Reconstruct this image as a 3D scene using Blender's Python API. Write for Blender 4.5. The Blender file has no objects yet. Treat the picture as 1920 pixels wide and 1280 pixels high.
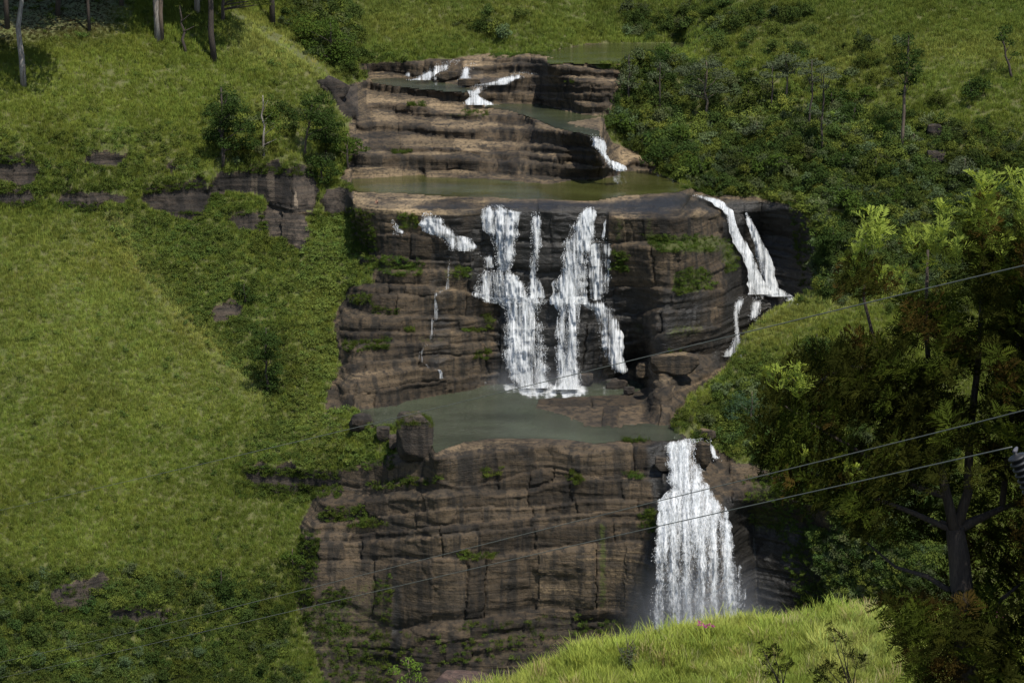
import bpy, bmesh, math, random
import numpy as np
from mathutils import Vector, Matrix, noise as mnoise
rng = np.random.default_rng(7)
random.seed(7)
S = bpy.context.scene
C = S.collection

# ------------------------------------------------------------------ camera, sky, sun, exposure
PITCH = math.radians(13.0)
LENS = 85.0
F = LENS / 36.0 * 1920.0
cam_d = bpy.data.cameras.new('camera')
cam_d.lens = LENS
cam_d.sensor_width = 36.0
cam_d.clip_start = 1.0
cam_d.clip_end = 8000.0
cam = bpy.data.objects.new('camera', cam_d)
cam.rotation_euler = (math.pi / 2 - PITCH, 0, 0)
C.objects.link(cam)
S.camera = cam

SUN_EL = math.radians(62.0)
SUN_AZ = math.radians(36.0)          # towards the right, from behind the camera
SUN = Vector((math.cos(SUN_EL) * math.sin(SUN_AZ), -math.cos(SUN_EL) * math.cos(SUN_AZ), math.sin(SUN_EL)))
world = bpy.data.worlds.new('World')
S.world = world
world.use_nodes = True
wn = world.node_tree
sky = wn.nodes.new('ShaderNodeTexSky')
sky.sky_type = 'NISHITA'
sky.sun_disc = False
sky.sun_elevation = SUN_EL
sky.sun_rotation = math.atan2(SUN.x, SUN.y)
sky.altitude = 1200.0
sky.air_density = 1.0
sky.dust_density = 1.5
bg = wn.nodes['Background']
bg.inputs['Strength'].default_value = 0.14
wn.links.new(sky.outputs[0], bg.inputs['Color'])
sun_d = bpy.data.lights.new('sun', 'SUN')
sun_d.energy = 4.6
sun_d.angle = math.radians(0.5)
sun_d.color = (1.0, 0.95, 0.86)
sun = bpy.data.objects.new('sun', sun_d)
sun.rotation_euler = (-SUN).to_track_quat('-Z', 'Y').to_euler()
sun.location = (60, -40, 120)
C.objects.link(sun)
vs = S.view_settings
vs.view_transform = 'Standard'
vs.look = 'None'
vs.exposure = 0.3
vs.gamma = 1.0
vs.use_curve_mapping = False
S.render.engine = 'CYCLES'
S.cycles.max_bounces = 6
S.cycles.transparent_max_bounces = 24
S.cycles.transmission_bounces = 4
S.cycles.diffuse_bounces = 3
S.cycles.glossy_bounces = 2
S.cycles.caustics_reflective = False
S.cycles.caustics_refractive = False

# ------------------------------------------------------------------ helpers: rays, noise, rasters
cp, sp = math.cos(PITCH), math.sin(PITCH)
def tz_of(v):
    y = (640.0 - v) / F
    return (-sp + y * cp) / (cp + y * sp)
def xf_of(u, v):
    y = (640.0 - v) / F
    return ((u - 960.0) / F) / (cp + y * sp)
def P3(u, v, Y):
    return Vector((xf_of(u, v) * Y, Y, tz_of(v) * Y))

def _hash(ix, iy, iz, seed):
    h = (ix * 374761393 + iy * 668265263 + iz * 2147483647 + seed * 1274126177) & 0xFFFFFFFF
    h = ((h ^ (h >> 13)) * 1274126177) & 0xFFFFFFFF
    h = ((h ^ (h >> 16)) * 2246822519) & 0xFFFFFFFF
    return ((h ^ (h >> 15)) & 0xFFFFFF).astype(np.float32) / np.float32(0xFFFFFF)
def vnoise(x, y, z=None, seed=0):
    """value noise, -1..1"""
    x = np.asarray(x, np.float32); y = np.asarray(y, np.float32)
    z = np.zeros_like(x) if z is None else np.asarray(z, np.float32)
    fx = np.floor(x); fy = np.floor(y); fz = np.floor(z)
    ix = fx.astype(np.int64); iy = fy.astype(np.int64); iz = fz.astype(np.int64)
    tx = x - fx; ty = y - fy; tw = z - fz
    tx = tx * tx * (3 - 2 * tx); ty = ty * ty * (3 - 2 * ty); tw = tw * tw * (3 - 2 * tw)
    r = 0
    for dx in (0, 1):
        wx = tx if dx else 1 - tx
        for dy in (0, 1):
            wy = ty if dy else 1 - ty
            for dz in (0, 1):
                wz = tw if dz else 1 - tw
                r = r + wx * wy * wz * _hash(ix + dx, iy + dy, iz + dz, seed)
    return r * 2 - 1
def fbm(x, y, z=None, seed=0, octv=4, gain=0.5, lac=2.03):
    a = 1.0; r = 0; t = 0; f = 1.0
    for o in range(octv):
        r = r + a * vnoise(x * f, y * f, None if z is None else z * f, seed + 17 * o)
        t += a; a *= gain; f *= lac
    return r / t
def sstep(a, b, x):
    t = np.clip((x - a) / (b - a), 0, 1)
    return t * t * (3 - 2 * t)

STEP = 2
U0, U1, V0, V1 = -200, 2180, -70, 1350
uu = np.arange(U0, U1 + 1, STEP, dtype=np.float64)
vv = np.arange(V0, V1 + 1, STEP, dtype=np.float64)
W, H = len(uu), len(vv)
UG, VG = np.meshgrid(uu, vv)
def raster(poly):
    poly = np.asarray(poly, float)
    m = np.zeros((H, W), bool)
    j0 = max(0, int((poly[:, 0].min() - U0) / STEP)); j1 = min(W, int((poly[:, 0].max() - U0) / STEP) + 2)
    i0 = max(0, int((poly[:, 1].min() - V0) / STEP)); i1 = min(H, int((poly[:, 1].max() - V0) / STEP) + 2)
    if j1 <= j0 or i1 <= i0:
        return m
    x = UG[i0:i1, j0:j1]; y = VG[i0:i1, j0:j1]
    r = np.zeros(x.shape, bool)
    n = len(poly)
    for k in range(n):
        xa, ya = poly[k]; xb, yb = poly[(k + 1) % n]
        if ya == yb:
            continue
        c = ((ya > y) != (yb > y)) & (x < (xb - xa) * (y - ya) / (yb - ya) + xa)
        r ^= c
    m[i0:i1, j0:j1] = r
    return m
def blur(a, n):
    """box blur repeated, radius n cells"""
    a = a.astype(np.float64)
    for _ in range(2):
        for ax in (0, 1):
            p = np.pad(a, [(n, n) if k == ax else (0, 0) for k in (0, 1)], mode='edge')
            c = np.cumsum(p, axis=ax)
            c = np.concatenate([np.zeros_like(np.take(c, [0], ax)), c], axis=ax)
            hi = np.take(c, range(2 * n + 1, c.shape[ax]), ax)
            lo = np.take(c, range(0, c.shape[ax] - 2 * n - 1), ax)
            a = (hi - lo) / (2 * n + 1)
    return a
def lerpline(pts, u):
    p = np.asarray(pts, float)
    return np.interp(u, p[:, 0], p[:, 1])
# ------------------------------------------------------------------ the lie of the land, surveyed area by area
# (outline in survey units, steepness in degrees, sideways run of the face)
ROCK_POLYS = {
 'upper': [(690,120),(750,116),(850,108),(905,100),(1000,97),(1040,112),(1110,122),(1175,135),(1162,165),(1150,200),(1136,222),(1140,240),(1150,262),(1200,290),(1235,312),(1228,330),(1100,352),(900,352),(650,348),(640,330),(662,290),(655,250),(660,215),(640,190),(650,160),(690,150)],
 'cliff': [(650,345),(1180,360),(1290,352),(1340,368),(1420,372),(1480,385),(1530,470),(1520,560),(1400,640),(1380,680),(1290,740),(1262,800),(1000,806),(1000,745),(930,722),(760,760),(690,772),(610,770),(612,740),(640,690),(625,600),(655,540),(720,530),(700,480),(660,440),(655,390)],
 'lower': [(560,985),(600,905),(640,880),(740,850),(790,850),(830,832),(1000,812),(1250,818),(1330,812),(1380,870),(1480,860),(1488,930),(1530,1040),(1560,1150),(1580,1400),(640,1400),(600,1250),(560,1130),(575,1060)],
}
POOLS = {
 'far': [(1000,99),(1035,95),(1100,83),(1180,80),(1290,81),(1282,92),(1200,112),(1150,120),(1092,120),(1026,118),(1040,108)],
 'second': [(690,147),(750,147),(812,152),(858,160),(888,168),(878,174),(800,168),(742,161),(700,154)],
 'third': [(905,194),(1016,195),(1060,208),(1090,214),(1130,218),(1095,224),(1060,229),(1070,238),(1125,250),(1128,256),(1112,257),(1082,248),(1040,238),(1003,222),(960,207),(915,200)],
 'upper': [(660,335),(702,334),(796,327),(799,332),(859,334),(913,336),(994,343),(1034,345),(1072,338),(1134,334),(1160,329),(1165,321),(1215,320),(1245,332),(1292,352),(1270,360),(1224,363),(1172,366),(1111,376),(1040,374),(955,372),(937,370),(859,368),(765,362),(671,359),(658,352)],
 'lower': [(667,769),(745,760),(761,752),(839,738),(886,731),(909,722),(950,718),(1090,722),(1150,712),(1185,712),(1215,724),(1180,738),(1010,747),(1003,769),(1060,783),(1095,798),(1170,801),(1260,797),(1290,806),(1300,818),(1246,826),(1190,821),(1140,828),(1115,831),(1070,824),(1000,820),(920,821),(870,828),(830,842),(815,850),(805,820),(740,800),(700,800),(680,778)],
}
AREAS = [  # painted in order: polygon, alpha, k
 ([(-200,-100),(2200,-100),(2200,1500),(-200,1500)], 34, 0.0),
 ([(480,-100),(2200,-100),(2200,40),(1700,60),(1300,75),(1000,98),(850,112),(760,122),(680,125),(640,110),(560,60)], 21, 0.0),
 ([(1250,75),(1700,40),(2200,30),(2200,330),(1500,250),(1300,130)], 24, -0.25),
 ([(-200,-100),(440,-100),(470,30),(560,90),(640,150),(665,200),(640,340),(400,340),(330,310),(-200,310)], 30, 0.35),
 ([(-200,-100),(260,-100),(250,70),(-200,100)], 18, 0.2),
 ([(-200,300),(400,300),(640,340),(660,480),(640,760),(520,750),(420,690),(320,580),(250,490),(200,400),(-200,390)], 42, 0.5),
 ([(-200,390),(200,400),(250,490),(320,580),(420,690),(520,755),(640,770),(740,860),(640,890),(560,990),(560,1060),(-200,1080)], 36, 0.45),
 ([(-200,1080),(560,1060),(540,1130),(500,1230),(480,1400),(-200,1400)], 44, 0.3),
 ([(1180,90),(1250,110),(1500,250),(2200,330),(2200,560),(1520,560),(1480,420),(1330,370),(1220,330),(1140,230)], 34, -0.4),
 ([(1420,380),(1520,400),(1560,470),(1600,540),(1500,560)], 66, -1.6),
 ([(1480,900),(1560,920),(1700,1050),(1800,1400),(1540,1400),(1500,1000)], 68, -1.4),
 ([(1255,800),(1375,680),(1400,625),(1440,590),(1500,560),(1560,535),(1620,518),(1800,500),(2200,480),(2200,900),(1480,900),(1380,860),(1300,830)], 37, -0.45),
]
# rock surfaces: generally gentle shelves, broken by the faces below
ROCK_AREAS = [
 (ROCK_POLYS['upper'], 7, 0.0), (ROCK_POLYS['cliff'], 14, 0.0), (ROCK_POLYS['lower'], 16, 0.0),
 ([(650,350),(1290,352),(1345,372),(1345,405),(1140,405),(1112,392),(1070,408),(1010,396),(970,392),(905,386),(860,400),(800,399),(740,394),(660,388)], 6, 0.0),
 ([(660,300),(800,320),(800,328),(662,335)], 35, 0.3),
 ([(612,640),(700,690),(776,690),(770,720),(640,740),(610,770)], 30, 0.3),
 ([(900,395),(1140,395),(1160,560),(1180,700),(945,725),(945,570),(890,550)], 72, 0.0),
 ([(1355,375),(1430,378),(1430,550),(1360,550)], 80, 0.5),
 ([(1425,375),(1500,380),(1540,470),(1520,552),(1425,552)], 82, -2.2),
 ([(1355,568),(1420,568),(1500,560),(1400,640),(1375,668),(1340,668)], 80, -0.4),
 ([(1010,1050),(1250,1010),(1400,950),(1500,1000),(1640,1200),(1640,1400),(1000,1400)], 78, 0.0),
 ([(1375,935),(1420,938),(1440,1400),(1370,1400)], 84, 0.2),
 ([(1410,935),(1490,940),(1640,1100),(1700,1400),(1430,1400)], 84, -2.4),
 ([(560,1170),(740,1200),(860,1170),(940,1160),(1100,1155),(1240,1160),(1240,1400),(480,1400)], 62, 0.1),
 ([(560,1060),(740,1050),(740,1200),(560,1180)], 74, 0.2),
]
# faces: (upper lip, foot) of each ledge
BANDS = [
 ([(672,118),(699,119),(750,117),(810,118),(850,112),(865,112)], [(672,134),(699,134),(752,140),(790,147),(815,150),(865,150)]),
 ([(679,152),(710,159),(757,163),(796,167),(843,171),(880,173)], [(679,164),(710,170),(749,177),(780,182),(835,190),(874,190),(880,190)]),
 ([(882,174),(900,173),(939,174),(994,179),(1022,184)], [(882,188),(905,190),(923,191),(955,193),(987,195),(1022,194)]),
 ([(905,160),(962,159),(1040,159),(1119,163),(1153,165)], [(905,172),(978,174),(1048,174),(1119,174),(1153,176)]),
 ([(1000,176),(1050,176),(1119,176),(1150,178)], [(1000,180),(1048,184),(1087,190),(1103,192),(1150,195)]),
 ([(958,146),(1009,141),(1056,145),(1087,152),(1156,160)], [(958,158),(1009,158),(1059,159),(1087,159),(1156,163)]),
 ([(868,128),(900,126),(947,121),(1025,123),(1087,131),(1165,137)], [(868,134),(900,135),(947,138),(970,135),(1025,140),(1087,143),(1165,148)]),
 ([(905,112),(960,111),(1040,114),(1110,122),(1165,130)], [(905,117),(960,117),(1040,119),(1110,126),(1165,133)]),
 ([(1022,187),(1072,187),(1081,193),(1095,199),(1140,199)], [(1022,199),(1069,205),(1084,211),(1095,213),(1140,213)]),
 ([(687,198),(726,196),(780,202),(804,206)], [(687,206),(749,210),(804,210)]),
 ([(740,210),(781,211),(843,213),(890,216),(937,219),(978,215),(1000,224)], [(740,215),(796,219),(843,222),(940,228),(1000,235)]),
 ([(667,235),(715,232),(765,238),(796,241),(843,245),(890,246),(908,240),(978,243),(1025,245),(1056,248),(1087,249),(1108,254)], [(667,244),(715,246),(765,249),(796,255),(843,261),(906,264),(962,268),(1025,270),(1056,272),(1108,277)]),
 ([(691,274),(749,277),(796,279),(843,282),(906,287)], [(691,278),(759,284),(843,288),(906,292)]),
 ([(900,289),(975,290),(1045,300),(1060,305)], [(900,297),(975,299),(1060,310)]),
 ([(900,275),(978,278),(1030,277),(1072,281),(1117,285)], [(900,281),(978,284),(1040,290),(1117,292)]),
 ([(1040,293),(1117,294),(1130,298)], [(1045,303),(1117,306),(1130,310)]),
 ([(664,292),(718,292),(796,296),(859,301),(900,304),(967,306),(1033,310),(1087,317),(1119,315),(1156,318)], [(664,309),(718,312),(773,318),(796,320),(859,321),(906,324),(950,327),(1001,331),(1072,335),(1134,334),(1158,329)]),
 ([(1160,318),(1190,300),(1235,312)], [(1160,328),(1190,312),(1235,321)]),
 # main cliff
 ([(660,390),(740,394),(800,401),(850,402),(905,390)], [(660,430),(679,437),(737,438),(760,436),(829,446),(840,456),(905,470)]),
 ([(660,440),(737,441),(829,449),(842,460),(904,475)], [(660,476),(682,481),(792,485),(839,488),(904,491)]),
 ([(672,486),(792,489),(839,492),(904,495)], [(672,500),(720,503),(800,505),(842,504),(904,510)]),
 ([(700,508),(800,509),(842,508),(904,514)], [(700,530),(714,531),(815,538),(839,540),(895,549)]),
 ([(655,541),(745,541),(815,542)], [(655,556),(690,553),(753,553),(815,556)]),
 ([(650,566),(714,557),(776,558),(823,551),(854,548),(889,554),(920,562),(950,572)], [(650,576),(690,588),(750,590),(815,592),(886,593),(950,593)]),
 ([(640,612),(667,598),(745,596),(807,597),(870,598),(950,604)], [(640,620),(729,621),(784,622),(839,618),(950,622)]),
 ([(640,630),(698,626),(784,626),(839,628),(950,625)], [(640,642),(720,640),(784,644),(839,645),(950,640)]),
 ([(640,656),(723,645),(784,648),(860,648),(950,644)], [(640,682),(659,682),(729,674),(779,669),(823,667),(857,666),(892,663),(950,660)]),
 ([(651,690),(703,680),(776,676),(822,678)], [(651,700),(703,696),(776,688),(822,690)]),
 ([(823,680),(854,669),(893,666),(920,669),(950,667)], [(823,706),(836,708),(886,703),(920,700),(950,698)]),
 ([(640,737),(667,717),(706,706),(776,693),(822,693)], [(640,741),(698,735),(745,724),(776,715),(822,711)]),
 ([(640,744),(729,732),(776,718),(826,714),(886,706),(950,702)], [(640,770),(667,770),(745,761),(761,753),(839,739),(886,732),(909,723),(950,719)]),
 ([(905,390),(970,396),(1015,399),(1070,412),(1112,394),(1140,404)], [(905,452),(970,452),(1015,455),(1070,456),(1112,452),(1140,455)]),
 ([(890,456),(970,455),(1015,458),(1070,459),(1140,458)], [(890,504),(970,505),(1015,510),(1070,508),(1140,505)]),
 ([(890,509),(965,509),(1015,514),(1070,512),(1150,509)], [(890,555),(965,560),(1015,562),(1070,560),(1150,556)]),
 ([(935,570),(1020,568),(1100,566),(1150,562)], [(935,602),(1020,606),(1100,606),(1150,604)]),
 ([(940,607),(1020,610),(1100,608),(1165,606)], [(940,722),(1020,724),(1100,718),(1180,704)]),
 # bluff
 ([(1141,404),(1169,408),(1214,409),(1242,409),(1325,406),(1352,404)], [(1141,456),(1205,455),(1224,453),(1247,456),(1325,447),(1352,437)]),
 ([(1145,462),(1205,462),(1250,467),(1352,466)], [(1145,535),(1205,538),(1240,540),(1300,545),(1352,542)]),
 ([(1150,546),(1190,540),(1235,545),(1300,549),(1360,547)], [(1150,594),(1190,592),(1235,578),(1290,580),(1360,576)]),
 ([(1150,597),(1200,595),(1240,582),(1300,584),(1360,580)], [(1165,642),(1200,636),(1245,622),(1300,614),(1360,612)]),
 # shelf beyond the pool
 ([(1003,750),(1060,752),(1150,747),(1258,741)], [(1003,757),(1060,763),(1150,764),(1258,758)]),
 ([(1003,759),(1060,766),(1150,768),(1258,762)], [(1003,769),(1060,782),(1095,797),(1170,800),(1258,795)]),
 ([(1192,711),(1230,704),(1290,696),(1350,682)], [(1192,717),(1230,710),(1290,702),(1350,688)]),
 ([(1186,727),(1230,721),(1290,713),(1330,700)], [(1186,734),(1230,728),(1290,719),(1330,706)]),
 # lower cliff
 ([(597,884),(612,881),(669,876),(740,871),(794,867),(857,857),(890,853),(945,845),(1000,838),(1039,841),(1067,853),(1101,851),(1148,845),(1192,843),(1215,843),(1240,834)], [(597,908),(615,908),(669,914),(741,906),(763,898),(794,895),(816,899),(860,908),(898,908),(945,897),(976,886),(1007,880),(1039,878),(1067,881),(1098,892),(1176,884),(1215,881),(1240,880)]),
 ([(627,918),(669,918),(730,911),(770,901),(816,903),(860,911),(898,911),(945,901),(976,890),(1007,884),(1039,882),(1067,885),(1098,896),(1176,888),(1240,884)], [(627,931),(685,928),(730,922),(770,918),(820,917),(880,920),(930,919),(990,914),(1050,902),(1098,900),(1176,894),(1240,892)]),
 ([(600,947),(635,945),(700,939),(740,936),(763,937),(833,931),(867,924),(926,930),(976,929),(1015,917),(1054,908),(1075,903),(1148,898),(1208,899),(1245,897)], [(576,980),(630,978),(701,969),(763,962),(857,951),(867,950),(922,948),(976,949),(1023,946),(1078,937),(1145,936),(1245,936)]),
 ([(569,994),(622,984),(701,973),(763,966),(857,955),(898,952),(960,953),(1023,950),(1101,939),(1153,940),(1235,943)], [(569,1000),(669,998),(763,992),(828,985),(875,983),(929,977),(1007,969),(1054,965),(1117,958),(1235,956)]),
 ([(565,1008),(669,1003),(763,998),(828,992),(878,988),(937,981),(1007,973),(1054,969),(1117,963),(1235,961)], [(565,1016),(669,1014),(763,1008),(828,1002),(890,996),(950,990),(1054,982),(1117,978),(1235,972)]),
 ([(562,1022),(669,1019),(763,1013),(828,1007),(890,1002),(950,995),(1054,986),(1117,982),(1235,976)], [(562,1048),(658,1050),(746,1048),(844,1046),(951,1038),(1007,1029),(1066,1024),(1125,1017),(1235,1012)]),
 ([(560,1056),(650,1055),(740,1053),(850,1051),(960,1043),(1066,1029),(1125,1021),(1186,1021),(1235,1016)], [(560,1130),(650,1140),(740,1180),(850,1165),(897,1158),(951,1152),(1015,1140),(1101,1140),(1125,1143),(1183,1148),(1235,1152)]),
 ([(640,1196),(760,1204),(860,1188),(1000,1174),(1120,1166)], [(640,1212),(760,1216),(860,1200),(1000,1184),(1120,1176)]),
 ([(620,1226),(760,1232),(900,1222),(1000,1206)], [(620,1244),(760,1246),(900,1236),(1000,1218)]),
 ([(1370,876),(1400,868),(1480,864)], [(1370,905),(1400,905),(1480,900)]),
 ([(1375,925),(1400,915),(1480,912)], [(1375,934),(1400,936),(1480,930)]),
 # outcrops in the grass on the left
 ([(-130,300),(0,298),(30,302),(72,306)], [(-130,345),(0,345),(72,350)]),
 ([(-130,356),(0,360),(40,362),(64,366)], [(-130,392),(0,394),(40,390),(64,384)]),
 ([(104,364),(170,360),(246,364)], [(104,394),(170,392),(246,380)]),
 ([(158,294),(205,292),(240,296)], [(158,308),(205,316),(240,306)]),
 ([(308,312),(336,313)], [(308,341),(336,342)]),
 ([(262,362),(300,352),(345,346),(392,342)], [(262,388),(300,402),(345,418),(392,414)]),
 ([(380,352),(400,345),(424,340)], [(380,392),(400,384),(424,370)]),
 ([(398,330),(470,316),(500,312),(540,314),(600,320)], [(398,360),(470,372),(500,378),(540,392),(600,402)]),
 ([(600,345),(650,350),(668,372)], [(600,402),(650,404),(668,408)]),
 ([(490,384),(520,386),(560,398),(582,402)], [(490,440),(520,448),(560,478),(582,486)]),
 ([(425,408),(460,404),(500,408)], [(425,425),(460,440),(500,440)]),
 ([(390,574),(430,568),(462,566)], [(390,604),(430,610),(462,596)]),
 ([(442,878),(500,868),(560,878),(640,890)], [(442,892),(500,926),(560,924),(640,914)]),
 ([(90,1092),(140,1084),(205,1078)], [(90,1140),(140,1150),(205,1096)]),
 ([(200,1150),(260,1144),(330,1150)], [(200,1168),(260,1172),(330,1170)]),
 ([(588,140),(620,150),(640,172),(668,205)], [(588,162),(620,182),(640,205),(668,228)]),
 ([(1740,232),(1770,230)], [(1740,252),(1770,254)]),
 ([(690,780),(715,790)], [(690,800),(715,805)]),
]
OUTCROP_FROM = 55        # bands from here on stand in the grass
CUTS = [  # lines where one slope passes in front of another
 [(1255,800),(1300,760),(1375,682),(1400,628),(1440,592),(1500,562),(1560,537),(1620,520),(1720,505)],
 [(210,410),(250,490),(320,580),(420,690),(520,757)],
 [(430,20),(470,50),(560,92),(640,160)],
 [(500,195),(545,245),(585,290)],
]
alpha = np.full((H, W), 34.0); kk = np.zeros((H, W)); wu = np.full((H, W), 0.25)
for poly, a, k in AREAS:
    m = raster(poly); alpha[m] = a; kk[m] = k
alpha = blur(alpha, 5); kk = blur(kk, 6)
rock = np.zeros((H, W), bool)
for n_, poly in ROCK_POLYS.items():
    rock |= raster(poly)
bank = raster(AREAS[-1][0])
rock &= ~bank
ra = alpha.copy()
for poly, a, k in ROCK_AREAS:
    m = raster(poly) & rock; ra[m] = a; kk[m] = k
ra = np.where(rock, ra, alpha)
ra = np.where(rock, blur(ra, 2), alpha)
alpha = ra
wu[rock] = 0.04
cellid = np.full((H, W), -1, np.int32)
face = np.zeros((H, W), np.float32)          # 1 on a rock face
facet = np.zeros((H, W), np.float32)         # 0 at the lip, 1 at the foot
bandno = np.full((H, W), -1, np.int32)
outcrop = np.zeros((H, W), bool)
wob = 1.5 * fbm(UG / 38.0, VG / 60.0, seed=3, octv=3) + 1.3 * np.round(1.4 * vnoise(UG / 19.0, VG / 30.0, seed=4))
for bi, (T, B) in enumerate(BANDS):
    a0 = max(T[0][0], B[0][0]) ; a1 = min(T[-1][0], B[-1][0])
    j = np.where((uu >= a0) & (uu <= a1))[0]
    if len(j) == 0:
        continue
    t = lerpline(T, uu[j]); b = lerpline(B, uu[j])
    if bi >= OUTCROP_FROM:
        e = np.minimum(1, np.minimum(uu[j] - a0, a1 - uu[j]) / 14.0)
        mid = (t + b) / 2; t = mid + (t - mid) * e; b = mid + (b - mid) * e
        jag = 3.0 * vnoise(uu[j] / 9.0, uu[j] * 0 + bi, seed=5) + 7.0 * vnoise(uu[j] / 27.0, uu[j] * 0 + bi, seed=6)
        t = t + jag; b = b + 4.0 * vnoise(uu[j] / 11.0, uu[j] * 0 + bi, seed=8) + 9.0 * vnoise(uu[j] / 34.0, uu[j] * 0 + bi, seed=9)
    t = t[None, :]; b = b[None, :]
    V = VG[:, j] + wob[:, j]
    m = (V >= t) & (V < b) & ~bank[:, j]
    ft = np.clip((V - t) / np.maximum(b - t, 1), 0, 1)
    al = alpha[:, j]
    fa = np.where(ft > 0.84, 106.0, np.where(ft < 0.07, 50.0, 84.0))
    if bi < 18:
        fa = np.where(ft > 0.84, 93.0, np.where(ft < 0.15, 45.0, 76.0))
    al[m] = fa[m]; alpha[:, j] = al
    q = face[:, j]; q[m] = 1; face[:, j] = q
    q = facet[:, j]; q[m] = ft[m]; facet[:, j] = q
    q = bandno[:, j]; q[m] = bi; bandno[:, j] = q
    if bi >= OUTCROP_FROM:
        q = outcrop[:, j]; q[m] = True; outcrop[:, j] = q
wu[outcrop] = 0.05
pool_id = np.zeros((H, W), np.int32)
wv = np.ones((H, W))
for n_, (nm, poly) in enumerate(POOLS.items()):
    m = raster(poly) & ~bank
    alpha[m] = 0; kk[m] = 0; wu[m] = 40; wv[m] = 40; pool_id[m] = n_ + 1
    rock[m] = True; face[m] = 0; bandno[m] = -1
# overhung cave under the bluff, and recesses in the big wall
for poly, a in (([(1168,645),(1200,640),(1245,626),(1300,617),(1362,614),(1362,640),(1330,668),(1290,660),(1200,672),(1175,690)], 112.0),
                ([(1000,1062),(1062,1055),(1100,1068),(1092,1085),(1000,1075)], 108.0),
                ([(940,1092),(985,1088),(995,1100),(940,1105)], 106.0),
                ([(1085,1142),(1240,1152),(1240,1172),(1085,1160)], 112.0),
                ([(1372,938),(1480,935),(1560,960),(1570,1000),(1480,985),(1374,985)], 136.0),  # overhang added to throw shade on the gorge wall
                ([(1395,398),(1500,392),(1530,440),(1500,450),(1400,432)], 134.0), ([(1352,425),(1400,420),(1400,445),(1352,450)], 120.0),  # overhangs added to throw shade into the right falls gully
                ([(500,376),(545,392),(600,403),(600,410),(545,400),(500,384)], 125.0)):
    m = raster(poly); alpha[m] = a; face[m] = 0.6
for c in CUTS:
    c = np.asarray(c, float)
    for k in range(len(c) - 1):
        n = int(np.hypot(*(c[k + 1] - c[k])) * 2)
        for s in np.linspace(0, 1, n):
            x, y = c[k] + (c[k + 1] - c[k]) * s
            jx = int(round((x - U0) / STEP)); iy = int(round((y - V0) / STEP))
            if 0 <= jx < W - 1 and 1 <= iy < H - 2:
                wv[iy - 1:iy + 2, jx] = 0.0005
                wu[iy - 1:iy + 2, jx] = 0.0005

TZ = tz_of(VG); XF = xf_of(UG, VG)
tzp = np.gradient(TZ, axis=0); xfv = np.gradient(XF, axis=0); xfu = np.gradient(XF, axis=1)
al = np.clip(alpha, -10, 130)
al = np.where(np.abs(al - 90) < 2, 88, al)
ta = np.tan(np.radians(al))
bb = -ta * kk
den = TZ - ta - bb * XF
gv = -(tzp - bb * xfv) / den
gu = (bb * xfu) / den
lim = 0.0075 * STEP
gv = np.clip(gv, -lim * 3, lim); gu = np.clip(gu, -0.004, 0.004)

def solve(gv, gu, wv, wu, L0, wa, la, iters):
    wvm = np.minimum(wv[1:], wv[:-1]); gvm = 0.5 * (gv[1:] + gv[:-1])
    wum = np.minimum(wu[:, 1:], wu[:, :-1]); gum = 0.5 * (gu[:, 1:] + gu[:, :-1])
    def A(x):
        r = wa * x
        d = wvm * (x[1:] - x[:-1]); r[1:] += d; r[:-1] -= d
        d = wum * (x[:, 1:] - x[:, :-1]); r[:, 1:] += d; r[:, :-1] -= d
        return r
    b = wa * la
    d = wvm * gvm; b[1:] += d; b[:-1] -= d
    d = wum * gum; b[:, 1:] += d; b[:, :-1] -= d
    dg = wa.copy(); dg[1:] += wvm; dg[:-1] += wvm; dg[:, 1:] += wum; dg[:, :-1] += wum
    dg = np.maximum(dg, 1e-9)
    x = L0.copy(); r = b - A(x); z = r / dg; p = z.copy(); rz = (r * z).sum()
    for _ in range(iters):
        Ap = A(p); a = rz / (p * Ap).sum()
        x += a * p; r -= a * Ap
        z = r / dg; n = (r * z).sum(); p = z + (n / rz) * p; rz = n
        if rz < 1e-12:
            break
    return x
def pyramid(gv, gu, wv, wu):
    levels = [(gv, gu, wv, wu)]
    while min(levels[-1][0].shape) > 60:
        a, b_, c, d = levels[-1]
        h2, w2 = a.shape[0] // 2, a.shape[1] // 2
        f = lambda q: q[:h2 * 2, :w2 * 2].reshape(h2, 2, w2, 2)
        levels.append((f(a).mean((1, 3)) * 2, f(b_).mean((1, 3)) * 2, f(c).min((1, 3)), f(d).mean((1, 3))))
    return levels
lv = pyramid(gv, gu, wv, wu)
def down(a, w):
    """weighted halving of a guide height and its weight"""
    h2, w2 = a.shape[0] // 2, a.shape[1] // 2
    f = lambda q: q[:h2 * 2, :w2 * 2].reshape(h2, 2, w2, 2)
    ws = f(w).sum((1, 3)); return f(a * w).sum((1, 3)) / np.maximum(ws, 1e-9), ws
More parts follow.
